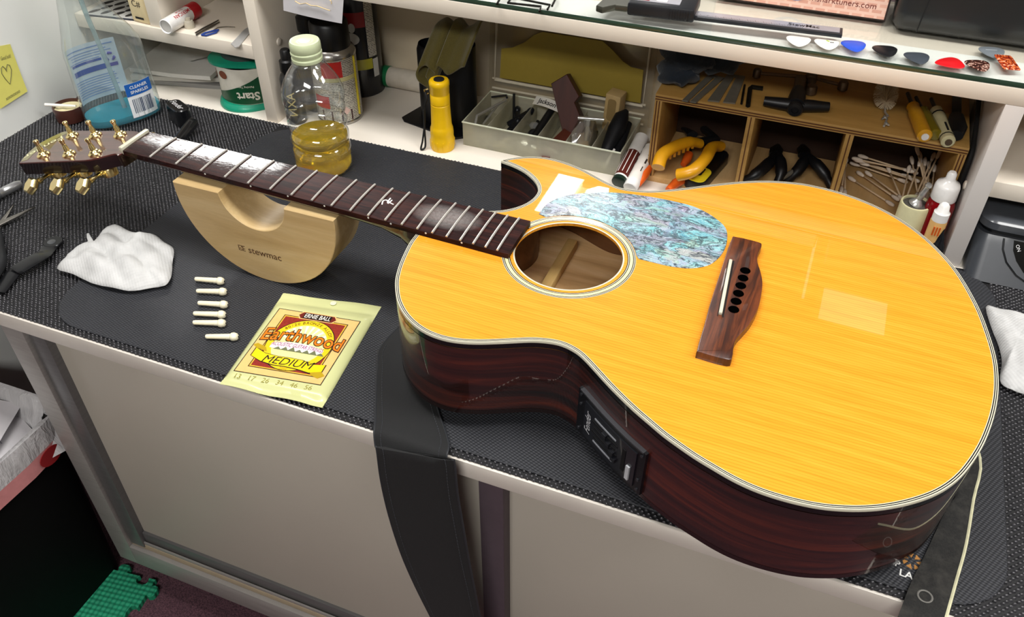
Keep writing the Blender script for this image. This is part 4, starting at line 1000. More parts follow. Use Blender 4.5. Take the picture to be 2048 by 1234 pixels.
# ---- string winder
c = at_z(362, 252, 0); t = thing('string_winder', 'black plastic string winder with white lettering lying on the liner', 'string winder', (c.x, c.y, -.6))
wk = M('black_winder_plastic', '#101114', .22, coat=.4, var=.06)
h0 = at_z(352, 232, 12) - c; h1 = at_z(384, 246, 14) - c; h2 = at_z(352, 285, 10) - c
oc = []
X = along(h0 + Vector((-8, 12, 0)), h1)
L = (h1 - h0).length
cup = MB(); oo = rrect(-13, 32, -11, 11, 10, 6); ii = rrect(-10, 29, -8, 8, 7.5, 6)
cup.levels(ccw(oo), [(0, -11), (0, 12), (1.4, 13.4)], caps=(False, True), X=X); cup.levels(ccw(ii), [(0, -11), (0, 8)], caps=(False, True), X=X); cup.ring(ccw(oo), ccw(ii), -11, X=X)
cup.build('cup', wk, t, smooth=40)
MB().tube([tuple(h1 + Vector((-4, 2, 0))), tuple(h1), tuple(h1.lerp(h2, .12)), tuple(h2)], [7, 8.5, 8, 7], 14).build('handle', wk, t)
text('lettering', 'Fender', 12, M('winder_white_print', '#dcdcdc', .4), t, X=X @ Matrix.Translation((8, 0, 13.6)), shear=.2)

# ---- digital scale at the right
p0 = Vector((634, 183, -1)); t = thing('digital_scale', 'dark grey digital scale with curved display window at the right end', 'scale', tuple(p0))
sc_m = M('charcoal_plastic', '#3a3d42', .35, var=.05, coat=.15); sc_d = M('scale_black', '#0e1013', .3, coat=.3)
def scale_x(mb, z0, z1, y_f, y_t, ydeep, x0, x1, m, nm, bev=5):
    o_ = rrect(x0, x1, 0, ydeep, 16, 6); n_ = len(o_); vs = [(x, y + y_f + (0 if y > 20 else 0), z0) for x, y in o_] + [(x, y + y_t, z1) for x, y in o_]
    fs = [(i, (i + 1) % n_, n_ + (i + 1) % n_, n_ + i) for i in range(n_)] + [tuple(range(n_ - 1, -1, -1)), tuple(n_ + i for i in range(n_))]
    return MB().add(vs, fs).build(nm, m, t, smooth=40)
scale_x(None, 0, 44, -10, 18, 120, 0, 210, sc_m, 'body'); scale_x(None, 44, 50, 22, 22, 112, 4, 206, sc_d, 'gap')
o_ = rrect(-1, 212, 15, 138, 20, 6); MB().levels(ccw(o_), [(2, 50), (0, 52), (0, 60), (6, 65)]).build('platform', M('platform_grey', '#4a4d52', .2, coat=.5), t, smooth=40)
def face(x, z, d): return (x, -10 + 28 * z / 44 - d, z)
win = [(38, 43), (40, 34), (46, 25), (56, 16), (70, 10), (100, 7), (130, 10), (145, 18), (152, 30), (153, 43)]
MB().add([face(x, z, .6) for x, z in win], [tuple(range(len(win)))]).build('display_window', M('window_black', '#0b0d0c', .12, coat=.8), t, smooth=0)
MB().tube([face(x, z, .5) for x, z in [(28, 43), (30, 33), (37, 22), (50, 12), (68, 5), (100, 2), (132, 5)]], 1.0, 6).build('seam', sc_d, t)
MB().add([face(x, z, .9) for x, z in ((76, 36), (112, 36), (112, 20), (76, 20))], [(0, 1, 2, 3)]).build('lcd', M('lcd_green', '#8d9a78', .3), t, smooth=0)
text('lettering', 'ON', 5, M('scale_white_print', '#d8d8d8', .4), t, X=Matrix.Translation(face(44, 37, 1.2)) @ Matrix.Rotation(R(57), 4, 'X') @ Matrix.Rotation(R(-60), 4, 'Z'))

# ---- sticky note on the partition
NX = -606.5
nt_px = [(-22, 96), (20, 88), (52, 182), (-2, 217)]
Q = [at_x(*q, NX) for q in nt_px]; c = sum(Q, Vector()) / 4
t = thing('sticky_note', 'yellow sticky note with a pencilled heart stuck on the white partition', 'note', tuple(c))
q = [p - c for p in Q]
MB().slab(8, 8, lambda a, b: tuple((q[0] * (1 - a) + q[1] * a) * (1 - b) + (q[3] * (1 - a) + q[2] * a) * b + Vector((.4 + 2.5 * b * b, 0, 0))), Vector((-.25, 0, 0))).build('paper', M('yellow_note', '#e3dc72', .7, var=.03), t)
pen = M('pencil_grey', '#6b6a4a', .6)
def nt(a, b): 
    p = (q[0] * (1 - a) + q[1] * a) * (1 - b) + (q[3] * (1 - a) + q[2] * a) * b + Vector((.9 + 2.5 * b * b, 0, 0)); return tuple(p)
MB().tube([nt(.5 + .2 * a, .52 - .18 * b) for a, b in ((0, -1), (.6, -.3), (1, .3), (.9, .8), (.5, .95), (.1, .6), (0, .3), (-.1, .6), (-.5, .95), (-.9, .8), (-1, .3), (-.6, -.3))], .45, 5, closed=True).build('drawn_heart', pen, t)
def nwarp(cx, cy): return lambda x, y: nt(cx + x / 80, cy - y / 80)
text('lettering', 'Good luck!', 8, pen, t, warp=nwarp(.62, .22)); text('lettering', 'xoxoxoxoxo', 8, pen, t, warp=nwarp(.5, .9))

# ---- bin with bag, foam tile
bc = (-487, -328, -560)
t = thing('waste_bin', 'black rectangular waste bin with a plastic bag over its rim below the bench', 'bin', bc)
bo = ccw(rrect(-113, 113, -104, 98, 26, 6))
MB().levels(bo, [(14, 0), (12, 4), (0, 334), (-3, 336), (-3, 340), (2, 340), (4, 334), (16, 8)], caps=(True, True)).build('bin_wall', M('black_bin_plastic', '#040405', .7, spec=.2), t, smooth=40)
bag = NT('thin_bag_plastic'); k = bag; n1 = k.noise(k.mapping((1, 1, .3)), 40, 4, .7, 1.0)
k.color(k.ramp(n1, [(.3, '#a9a7a8'), (.7, '#d5d3d4')])); k.set(Roughness=.3); k.b.inputs['Transmission Weight'].default_value = .1; k.bump(n1, .8, .006)
bd = spline([(x, y) for x, y in bo], 3); nb = len(bd); cum = list(range(nb))
def bagrow(off, zf, wf):
    o_ = offset(bd, off); return [(x + wf * math.sin(i * .9) * .6, y + wf * math.cos(i * .7) * .6, zf(i)) for i, (x, y) in enumerate(o_)]
rows_ = [bagrow(22, lambda i: 296 + 4 * math.sin(i * .5), 3), bagrow(9, lambda i: 325 + 3 * math.sin(i * .7), 2), bagrow(2, lambda i: 346 + 2 * math.sin(i * .9), 1), bagrow(-6, lambda i: 347 + 2 * math.sin(i * .8), 1.5), bagrow(-9, lambda i: 336 + 2 * math.sin(i * .6), 2.5), bagrow(-10, lambda i: 318 + 5 * math.sin(i * .35), 3.5)]
rows2 = [rows_[-1], bagrow(-11, lambda i: 296 + 7 * math.sin(i * .35), 4)]
def skin(rw, nm, m):
    vs = [p_ for r_ in rw for p_ in r_]; MB().add(vs, [(j * nb + i, j * nb + (i + 1) % nb, (j + 1) * nb + (i + 1) % nb, (j + 1) * nb + i) for j in range(len(rw) - 1) for i in range(nb)]).build(nm, m, t, smooth=60)
skin(rows_, 'bag', bag.m); skin(rows2, 'pink_hem', M('pink_bag_print', '#c98585', .4, var=.1))
MB().levels(circle(0, 0, 13, 20, 17), [(0, 0), (0, 1)], X=Matrix.Translation((125, 56, 304)) @ Matrix.Rotation(R(90), 4, 'Y')).build('red_print', M('red_bag_print', '#8d171c', .4), t)
pp_ = M('printed_sheet', '#c9c6c9', .6, var=.02)
for i, (x, y, z, ax, ay, rz) in enumerate(((0, 10, 334, 5, 4, 20), (8, 30, 322, -8, 4, -15))):
    o = MB().slab(6, 6, lambda a, b: ((a - .5) * 150, (b - .5) * 130, 8 * math.sin(a * 4) * b), .4).build('discarded_sheet', pp_, t, loc=(x, y, z), rot=(R(ax), R(ay), R(rz)))
    for j in range(8):
        MB().grid(8, 1, lambda a, b: (-60 + a * (110 - (j % 3) * 22), -52 + j * 13 + b * 1.3, .5 + 8 * math.sin(((-60 + a * (110 - (j % 3) * 22)) / 150 + .5) * 4) * ((-52 + j * 13 + b * 1.3) / 130 + .5))).build('print_line', M('print_grey', '#8a8890', .6), o, smooth=0)
k = NT('green_foam'); sp = k.new('ShaderNodeSeparateXYZ'); k.l.new(k.tc(), sp.inputs[0])
h = k.math('MULTIPLY', k.math('SINE', k.math('MULTIPLY', k.math('ADD', sp.outputs[0], sp.outputs[1]), 420.0)), k.math('SINE', k.math('MULTIPLY', k.math('SUBTRACT', sp.outputs[0], sp.outputs[1]), 420.0)))
k.color(k.ramp(k.noise(k.mapping(), 120, 3), [(.3, '#0d7d5a'), (.7, '#129068')])); k.set(Roughness=.75); k.bump(h, .8, .002); fp = k.m
def puzzle(x0, x1, y0, y1, nt_):
    o = []
    def side(ax, ay, bx, by, nx_, ny_):
        for i in range(nt_):
            s0, s1 = i / nt_, (i + 1) / nt_; L_ = math.hypot(bx - ax, by - ay) / nt_; sg = 1 if i % 2 else -1
            for f_, d in ((0, 0), (.30, 0), (.24, .16), (.28, .30), (.40, .36), (.6, .36), (.72, .30), (.76, .16), (.70, 0)):
                s_ = s0 + (s1 - s0) * f_
                o.append((ax + (bx - ax) * s_ + nx_ * d * L_ * (1 if sg > 0 else -1) * .9, ay + (by - ay) * s_ + ny_ * d * L_ * (1 if sg > 0 else -1) * .9))
    side(x0, y0, x1, y0, 0, -1); side(x1, y0, x1, y1, 1, 0); side(x1, y1, x0, y1, 0, 1); side(x0, y1, x0, y0, -1, 0)
    return o
a = at_z(318, 1190, -550)
t = thing('foam_floor_tile', 'green interlocking foam floor tile on the carpet by the bin', 'floor tile', (a.x - 150, a.y - 150, -560), (0, 0, R(8)))
MB().levels(ccw(puzzle(-150, 150, -150, 150, 8)), [(0, 0), (0, 9.2), (.8, 10)]).build('foam_sheet', fp, t, smooth=30)

# ================================================================== things in and on the shelf unit
B0 = -4.0            # bare worktop level inside the bays
def pt(mb, **k): return mb
# ---------- left bay, middle shelf (z = 109)
Z1 = 109.0
t = thing('perforated_plate', 'white plate with rows of dark oval holes on the left middle shelf', 'plate', (-545, 232, Z1), (0, 0, R(8)))
MB().box(-45, 35, -32, 90, 0, 3, .6).build('plate_sheet', M('plate_grey_white', '#c9c7c3', .35, .2), t)
ov = None
for j in range(6):
    for i in range(4):
        x = -36 + i * 20 + (9 if j % 2 else 0); y = -20 + j * 17
        if x > 28: continue
        X = Matrix.Translation((x, y, 3.05)) @ Matrix.Rotation(R(62), 4, 'Z')
        if ov is None: ov = MB().levels(circle(0, 0, 9.5, 18, 4.2), [(0, 0), (0, .25)]).build('oval_hole', M('oval_dark', '#2c2826', .6), t); ov.matrix_local = Matrix.Translation(Vector((x, y, 3.05)) * MM) @ Matrix.Rotation(R(62), 4, 'Z')
        else: share('oval_hole', ov, t, (x, y, 3.05), (0, 0, R(62)))
MB().box(-45, 35, -33, -31.6, -.0, 2.4).build('dark_edge', M('navy_edge', '#1c2436', .5), t)
t = thing('cream_block', 'small cream block marked C sharp beside the perforated plate', 'block', (-488, 215, Z1), (0, 0, R(-6)))
MB().box(-17, 17, -14, 14, 0, 44, 4, 3).build('block_body', M('cream_plastic_block', '#d8c69c', .4), t)
text('lettering', 'C#', 13, M('ink_brown', '#2c2019', .5), t, X=Matrix.Translation((0, -14.3, 28)) @ Matrix.Rotation(R(90), 4, 'X'))
MB().box(-8, 8, -14.4, -13.6, 6, 9).build('slot', M('black_gap'), t)
a = at_z(331, 54, Z1 + 11); b = at_z(392, 18, Z1 + 11)
t = thing('glue_stick', 'white tube with red cap and red lettering lying on the left middle shelf', 'tube', (a.x, a.y, Z1))
X = Matrix.Translation((0, 0, 11)) @ Matrix.Rotation(math.atan2(b.y - a.y, b.x - a.x), 4, 'Z') @ Matrix.Rotation(R(90), 4, 'Y'); L = (b - a).length
MB().lathe([(8.5, 1.5), (9.5, 0), (10.6, 1), (10.6, L - 18)], 28, X=X, close=False).build('tube_body', M('glossy_white_plastic', '#efedea', .25, coat=.3), t)
MB().lathe([(.01, 2.5), (8.6, 2.0)], 28, X=X).build('tube_end', M('tube_end_shade', '#cfccc6', .5), t)
MB().lathe([(11, L - 19), (11.4, L - 18), (11.4, L - 1.5), (10, L), (.01, L)], 28, X=X).build('cap', M('red_cap', '#a81820', .35, coat=.2), t)
rp = M('red_print', '#b5232b', .4); dv = (b - a).normalized(); nv_ = Vector((dv.y, -dv.x, 0))
def on_tube(s_, c_, rad=10.8):
    th = c_ / rad; return tuple(dv * s_ + nv_ * (rad * math.sin(th)) + Vector((0, 0, 11 + rad * math.cos(th))))
text('lettering', 'AMERICAN', 7.5, rp, t, warp=lambda x, y: on_tube(L * .48 - x, y * 1.0 + 7), bold=.12)
text('lettering', 'GUITAR', 4.5, rp, t, warp=lambda x, y: on_tube(L * .46 - x, y + 1), bold=.05)
c = at_z(380, 55, Z1); t = thing('bottle_stopper', 'small clear plastic stopper beside the glue stick', 'stopper', (c.x, c.y, Z1))
MB().lathe([(7, 0), (7, 8), (6, 10), (4, 10.6), (3.5, 14), (.01, 14.5)], 18).build('cap_body', M('translucent_cap', '#ddd5c2', .3, trans=.3), t)
c = at_z(415, 55, Z1); t = thing('tweezers', 'slim bent steel tweezers lying on the left middle shelf', 'tweezers', (c.x, c.y, Z1))
for d in (0, 4):
    MB().tube([tuple(at_z(x + d * .4, y + d, Z1 + 1.5) - c + Vector((0, 0, 0))) for x, y in ((391, 66), (405, 58), (420, 50), (437, 40))], [1.3, 1.6, 1.5, .7], 8).build('arm', steel, t)
t = thing('dental_pick', 'blue handled wire pick in front of the tweezers', 'pick tool', (c.x, c.y, Z1))
MB().tube([tuple(at_z(x, y, Z1 + 1.8) - c) for x, y in ((403, 70), (410, 66), (425, 62), (437, 60), (432, 65), (412, 71), (403, 70))], 1.3, 8).build('handle', M('blue_plastic', '#24418f', .4), t)
MB().tube([tuple(at_z(x, y, Z1 + 1.8) - c) for x, y in ((425, 62), (436, 55), (452, 53), (470, 54))], [1.0, .8, .6, .4], 6).build('wire', steel, t)
c = at_z(480, 82, Z1); t = thing('plastic_scoop', 'frosted plastic strip sticking out over the edge of the left middle shelf', 'plastic strip', (c.x, c.y, Z1))
sc_pts = [at_z(x, y, Z1 + 1) - c for x, y in ((462, 88), (470, 95), (478, 93), (500, 66), (496, 55), (488, 60))]
MB().levels(ccw([(p.x, p.y) for p in sc_pts]), [(0, .2), (0, 1.4), (.4, 1.7)]).build('strip', M('frosted_plastic', '#c3c2c0', .35, trans=.3), t)

# ---------- left bay, worktop: papers and tape roll
for i, (x, y, w, d, z, rz, cc_, lb) in enumerate(((-500, 290, 150, 110, 0, 14, '#8f8d8a', 'grey folder at the bottom of the paper pile in the left bay'), (-505, 285, 140, 105, 9, 20, '#b9b5ae', 'pale envelope in the middle of the paper pile in the left bay'), (-500, 280, 135, 100, 18, 9, '#d0cdc8', 'white envelope on top of the paper pile in the left bay'))):
    t = thing('envelope', lb, 'envelope', (x, y, B0 + z), (0, 0, R(rz)))
    MB().slab(8, 8, lambda a_, b_: ((a_ - .5) * w, (b_ - .5) * d, 7 + 1.2 * math.sin(a_ * 5 + i)), 6.5).build('paper_body', M('paper_' + cc_[1:], cc_, .6, var=.03), t, smooth=40)
    MB().add([(-w / 2 + 2, d / 2 - 3, 8.6), (w / 2 - 2, d / 2 - 3, 8.6), (w * .1, -d * .1, 8.9)], [(0, 1, 2)]).build('flap', M('paper_flap_' + cc_[1:], cc_, .5, var=.05), t, smooth=0)
t = thing('tape_roll', 'green and white roll of tape lying under the left middle shelf', 'tape', (-359, 254, B0))
teal = M('teal_green_plastic', '#119071', .4, var=.06, coat=.1); dkg = M('dark_green_print', '#0d4a2c', .4); offw = M('tape_white', '#d8d3c6', .5)
def wavy(z, r0, amp, ph): return [((r0 + amp * math.sin(3 * a_ + ph)) * math.cos(a_), (r0 + amp * math.sin(3 * a_ + ph)) * math.sin(a_)) for a_ in [2 * math.pi * q / 60 for q in range(60)]]
MB().levels(wavy(0, 53, 3, .4), [(.6, 0), (0, 1.5), (1, 5), (5, 9)]).build('lower_flange', teal, t, smooth=40)
MB().lathe([(46, 9), (46.5, 10), (46.5, 62), (46, 63)], 48, close=False).build('label_drum', offw, t)
MB().grid(30, 3, lambda a_, b_: (46.8 * math.cos(R(-150 + 140 * a_)), 46.8 * math.sin(R(-150 + 140 * a_)), 10 + (8 + 44 * a_ ** 1.3) * b_)).build('label_green', dkg, t, smooth=60)
text('lettering', 'Start', 17, offw, t, warp=lambda x, y: (47.1 * math.cos(R(-62) - x / 47), 47.1 * math.sin(R(-62) - x / 47), 23 - y), bold=.5)
text('lettering', 'Painting Tape', 4.5, offw, t, warp=lambda x, y: (47.1 * math.cos(R(-64) - x / 47), 47.1 * math.sin(R(-64) - x / 47), 37 - y), bold=.05)
for q, (aa, zz) in enumerate(((-138, 46), (-105, 52))):
    MB().levels(circle(0, 0, 6, 16, 8), [(0, 0), (0, .5)], X=Matrix.Translation((46.9 * math.cos(R(aa)), 46.9 * math.sin(R(aa)), zz)) @ Matrix.Rotation(R(aa), 4, 'Z') @ Matrix.Rotation(R(90), 4, 'Y')).build('print_spot', M('brown_print', '#7a3a1c', .5), t)
MB().levels(wavy(0, 51, 4, 2.2), [(6, 62), (0, 66), (0, 69), (3, 71)]).build('upper_flange', teal, t, smooth=40)
MB().lathe([(36, 71), (36, 79), (34, 80), (20, 80), (19, 72), (.01, 72)], 40).build('tape_core', M('dark_grey_tape', '#3c4443', .6), t, smooth=40)

# ---------- middle bay, left corner
t = thing('dropper_bottle', 'small black bottle with golden lettering in the left corner of the middle bay', 'bottle', (-258, 212, B0))
bk = M('black_bottle', '#111113', .3, coat=.3)
MB().lathe([(13, 0), (14.5, 1.5), (14.5, 66), (12, 72), (8, 75), (8, 78)], 28).build('bottle_body', bk, t, smooth=40); MB().lathe([(10.5, 77), (11, 79), (10.5, 92), (7.5, 94), (7.2, 106), (5.5, 108), (.01, 108)], 24).build('cap', M('black_cap', '#08080a', .4), t, smooth=40)
text('lettering', 'AXN', 17, M('gold_print', '#c9b774', .4), t, warp=lambda x, y: (14.8 * math.sin(-y / 14.8 + .45), -14.8 * math.cos(-y / 14.8 + .45), 32 - x))
t = thing('pump_sprayer', 'tall dark pump bottle behind the dropper bottle', 'bottle', (-252, 262, B0))
MB().lathe([(19, 0), (20.5, 2), (20.5, 95), (17, 108), (11, 113), (11, 118)], 28).build('bottle_body', M('smoky_bottle', '#15171d', .15, coat=.5), t, smooth=40)
MB().lathe([(13, 117), (13.5, 119), (13.5, 136), (9, 140), (9, 152), (14, 155), (14, 168), (12, 172), (.01, 172)], 24).build('pump', M('black_cap'), t, smooth=40)
t = thing('aerosol_can', 'aerosol can with black cap, red label and yellow straw in the middle bay', 'can', (-208, 250, B0))
MB().lathe([(31, 0), (33, 1.2), (33, 4), (32, 5.5)], 40).build('base_rim', M('tin_silver', '#b9b6b0', .25, .9), t)
cm = NT('can_print'); k = cm; sp = k.new('ShaderNodeSeparateXYZ'); k.l.new(k.tc(), sp.inputs[0]); an = k.math('ARCTAN2', sp.outputs[1], sp.outputs[0])
ln = k.math('SINE', k.math('MULTIPLY', sp.outputs[2], 2600.0)); tx = k.noise(k.mapping(), 900, 2)
k.color(k.mix(k.math('MULTIPLY', k.math('GREATER_THAN', ln, .1), k.math('GREATER_THAN', tx, .45)), '#cfcabc', '#2c2725')); k.set(Roughness=.3)
MB().lathe([(32, 5.5), (32.2, 7), (32.2, 96), (31.5, 98)], 44, close=False).build('can_body', cm.m, t)
def can_patch(nm, r_, a0_, a1_, z0, z1, m, tt): return MB().grid(14, 2, lambda a_, b_: (r_ * math.cos(R(a0_ + (a1_ - a0_) * a_)), r_ * math.sin(R(a0_ + (a1_ - a0_) * a_)), z0 + (z1 - z0) * b_)).build(nm, m, tt, smooth=60)
can_patch('maroon_band', 32.4, -180, 180, 6.5, 22, M('can_maroon', '#3a1518', .35), t); can_patch('red_panel', 32.5, -90, -38, 72, 95, M('can_red', '#c22a26', .35), t); can_patch('red_panel', 32.5, -125, -80, 26, 44, M('can_red'), t)
can_patch('yellow_stripe', 32.5, -2, 8, 20, 97, M('can_yellow', '#cdb92e', .35), t); can_patch('cream_panel', 32.45, -100, 0, 66, 72, M('can_cream', '#cfc88f', .4), t)
MB().levels([(0, -6), (6, 0), (0, 6), (-6, 0)], [(0, 0), (0, .3)], X=Matrix.Translation((32.4 * math.cos(R(-40)), 32.4 * math.sin(R(-40)), 22)) @ Matrix.Rotation(R(-40), 4, 'Z') @ Matrix.Rotation(R(90), 4, 'Y')).build('hazard_diamond', M('hazard_pink', '#d9b9b0', .4), t)
MB().lathe([(33, 97), (33, 100), (30, 105), (26, 108)], 40, close=False).build('shoulder', M('tin_silver'), t)
MB().lathe([(26.5, 106), (27, 108), (26.5, 140), (24, 143), (.01, 143)], 36).build('cap', M('black_cap'), t, smooth=40)
MB().tube([(33.6, -2, 10), (33.6, 0, 96)], 1.5, 8).build('straw', M('can_yellow'), t)
t = thing('black_spray_can', 'tall black spray can with red and yellow bands at the back of the middle bay', 'can', (-220, 338, B0))
MB().lathe([(31, 0), (32.5, 1.5), (32.5, 150), (30, 156), (27, 160), (27, 186), (24, 189), (.01, 189)], 40).build('can_body', M('black_can_print', '#15161b', .3, coat=.3), t, smooth=40)
can_patch('yellow_band', 32.8, -110, -25, 44, 60, M('can_lime', '#b8b23a', .35), t); can_patch('red_band', 32.8, -120, -35, 108, 130, M('can_red_dark', '#8d1d22', .35), t)
can_patch('text_column', 32.9, -34, -8, 62, 150, cm.m, t); can_patch('white_panel', 32.9, -24, -6, 30, 58, M('can_white', '#c9c9c6', .4), t)
for q, (aa, zz, rx, ry) in enumerate(((-75, 92, 9, 13), (-82, 80, 8, 6), (-70, 108, 7, 5))):
    MB().levels(circle(0, 0, rx, 20, ry), [(0, 0), (0, .4)], X=Matrix.Translation((32.6 * math.cos(R(aa)), 32.6 * math.sin(R(aa)), zz)) @ Matrix.Rotation(R(aa), 4, 'Z') @ Matrix.Rotation(R(90), 4, 'Y')).build('print_figure', M('can_white') if q != 1 else M('black_cap'), t)
# hanging note
Q = [at_y(564, -60, 186), at_y(690, -42, 186), at_y(684, 47, 188), at_y(567, 21, 188)]; c = sum(Q, Vector()) / 4; q = [p - c for p in Q]
t = thing('hanging_note', 'white paper with a pale yellow squiggle hanging down from the top shelf', 'paper', tuple(c))
MB().slab(8, 8, lambda a, b: tuple((q[0] * (1 - a) + q[1] * a) * (1 - b) + (q[3] * (1 - a) + q[2] * a) * b + Vector((0, -2 * math.sin(a * 3), 0))), Vector((0, .3, 0))).build('sheet', M('note_white', '#dfdde2', .7, var=.02), t)
MB().tube([tuple(at_y(x, y, 183.5) - c) for x, y in ((590, 2), (600, 8), (612, 6), (622, 11), (635, 12), (648, 17), (660, 21))], .9, 6, flat=.4).build('squiggle', M('pale_ochre_ink', '#d9bf8e', .6), t)
MB().tube([tuple(at_y(x, y, 183.5) - c) for x, y in ((655, -4), (662, 2), (663, 8))], .8, 6, flat=.4).build('squiggle', M('pale_ochre_ink'), t)
# caulk tube
t = thing('sealant_tube', 'white sealant tube with green end lying along the back panel', 'tube', (-196, 358, B0))
X = Matrix.Translation((0, 0, 17)) @ Matrix.Rotation(R(90), 4, 'Y')
MB().lathe([(14.5, 12), (15.2, 13), (15.2, 110), (.01, 110)], 28, X=X).build('tube_body', M('cream_white_tube', '#d6cdbe', .4), t); MB().lathe([(.01, 0), (13, .5), (15.6, 2.5), (15.8, 13), (14.5, 14)], 28, X=X).build('end_cap', M('green_cap', '#1b7446', .4), t)
MB().tube([(-8, 0, 17), (1, 0, 17)], 1.0, 8).build('nozzle_pin', M('black_gap'), t)
# black sleeve holder with rolled cloth
t = thing('black_holder', 'black metal sleeve holder on a flat foot in the middle bay', 'holder', (-55, 296, B0), (0, 0, R(-3)))
hb = M('satin_black_metal', '#0d0e13', .42, .3, var=.1)
MB().levels(ccw([(-64, -26), (-56, -34), (32, -50), (44, -40), (50, 30), (-52, 34)]), [(.6, 0), (0, .6), (0, 2.4), (.6, 3)]).build('foot', hb, t, smooth=30)
hs_ = ccw([(44 * math.cos(R(a)) , 26 * math.sin(R(a))) for a in range(0, 360, 12)])
mbh = MB(); nn_ = len(hs_); vsx = [(x, y, 3) for x, y in hs_] + [(x, y, 112 + (6 if x > 0 else -10 * (abs(x) / 44) ** 3)) for x, y in hs_] + [(x * .93, y * .9, 112) for x, y in hs_] + [(x * .93, y * .9, 30) for x, y in hs_]
mbh.add(vsx, [(j * nn_ + i, j * nn_ + (i + 1) % nn_, (j + 1) * nn_ + (i + 1) % nn_, (j + 1) * nn_ + i) for j in range(3) for i in range(nn_)] + [tuple(3 * nn_ + i for i in range(nn_))]).build('sleeve', hb, t, smooth=40)
t = thing('rolled_cloth', 'olive cloth rolled up and draped on top of the black holder', 'cloth', (-60, 290, 112))
cl = M('olive_microfibre', '#5e5526', .95, var=.15, bump=.6, scale=500, sheen=.3)
scr = []
for q in range(26): a_ = R(200 + q * 18); r_ = 5 + q * .62; scr.append((-14 + r_ * math.cos(a_) * 1.25, 2 + r_ * math.sin(a_)))
scr += [(0, 17), (10, 14), (18, 10), (30, 13), (44, 22), (52, 26)]
scr = spline(scr, 3, closed=False); th_ = 3.0
def clf(a, b):
    i = a * (len(scr) - 1); k0 = int(min(i, len(scr) - 2)); f_ = i - k0; x = scr[k0][0] * (1 - f_) + scr[k0 + 1][0] * f_; z = scr[k0][1] * (1 - f_) + scr[k0 + 1][1] * f_
    y = 34 - b * 76; sl = -(max(0, b - .25) ** 1.3) * 62
    return (x * .82 + 12 + 4 * math.sin(b * 3), y + 3 * math.sin(x * .2), z + sl + 6 + 8 * math.sin(b * 2.2))
c1 = MB(); c1.grid(90, 14, clf); ob = c1.build('cloth_roll', cl, t, smooth=70, fix=False); md = ob.modifiers.new('thickness', 'SOLIDIFY'); md.thickness = .0028; md.offset = 0
# flashlight
c = at_z(883, 290, B0); c = Vector((-30, 221, B0)); t = thing('flashlight', 'yellow flashlight standing on its head with a black wrist loop', 'flashlight', tuple(c))
yl = M('yellow_flashlight', '#e8b909', .38, var=.04, coat=.15)
MB().lathe([(17.5, 0), (18.4, 2), (18.4, 16), (17.6, 18), (18, 24), (17.4, 31), (16.6, 33), (15.6, 36), (14.6, 62), (14.6, 66), (14.0, 66.6), (14.0, 67.4), (14.6, 68), (14.6, 80), (14.1, 80.6), (14.1, 82), (14.6, 83), (14.6, 92), (15.2, 93), (15.2, 98), (13.6, 100)], 36, sx=.89, sy=.89).build('barrel', yl, t, smooth=40)
for q in range(12):
    a_ = R(q * 30); MB().box(-.9, .9, 15.4, 17, 3, 15, .4, X=Matrix.Rotation(a_, 4, 'Z')).build('grip_rib', yl, t)
MB().lathe([(7.5, 99.8), (7.3, 101.2), (.01, 101.6)], 22, sx=.95, sy=.95).build('switch_cap', M('black_rubber_grip'), t, smooth=40)
MB().tube([(-15, -3, 86), (-20, -5, 84), (-18.5, -5, 78), (-14.6, -3, 80)], 1.2, 8).build('loop_ring', gold, t)
lp = M('black_cord', '#0c0c0d', .7)
MB().tube(spline([(-18.5, -6, 82), (-15, -9, 74), (-19, -9, 62), (-20, -10, 40), (-23, -14, 14), (-26, -15, 2), (-23, -19, 1.6), (-19, -15, 6), (-20, -12, 30), (-20, -11, 58)], 5, closed=False), 1.3, 8).build('wrist_loop', lp, t)

# ---------- compartment tray and its contents
fro = NT('frosted_tray_plastic'); k = fro
k.b.inputs['Transmission Weight'].default_value = 0.0; k.n.remove(k.b)
tr = k.new('ShaderNodeBsdfTransparent'); tr.inputs[0].default_value = lin('#f3f4ea'); tl_ = k.new('ShaderNodeBsdfTranslucent'); tl_.inputs[0].default_value = lin('#f4f1e4'); df = k.new('ShaderNodeBsdfDiffuse'); df.inputs[0].default_value = lin('#ebe8da'); gl = k.new('ShaderNodeBsdfGlossy'); gl.inputs[1].default_value = .15
ms1 = k.new('ShaderNodeMixShader'); ms1.inputs[0].default_value = .5; k.l.new(tl_.outputs[0], ms1.inputs[1]); k.l.new(df.outputs[0], ms1.inputs[2])
ms2 = k.new('ShaderNodeMixShader'); nz = k.noise(k.mapping(), 50, 3); k.l.new(k.math('ADD', k.math('MULTIPLY', nz, .12), .38), ms2.inputs[0]); k.l.new(tr.outputs[0], ms2.inputs[1]); k.l.new(ms1.outputs[0], ms2.inputs[2])
ms3 = k.new('ShaderNodeMixShader'); k.l.new(k.schlick(), ms3.inputs[0]); k.l.new(ms2.outputs[0], ms3.inputs[1]); k.l.new(gl.outputs[0], ms3.inputs[2]); k.l.new(ms3.outputs[0], k.out.inputs['Surface'])
TX0, TX1, TY0, TY1, TZ = -7, 216, 238, 336, 35
t = thing('compartment_tray', 'frosted clear tray with six compartments of small hardware', 'tray', (TX0, TY0, B0))
def tb(nm, x0, x1, y0, y1, z0, z1, bev=.5): return MB().box(x0, x1, y0, y1, z0, z1, bev).build(nm, fro.m, t)
w_ = TX1 - TX0; d_ = TY1 - TY0
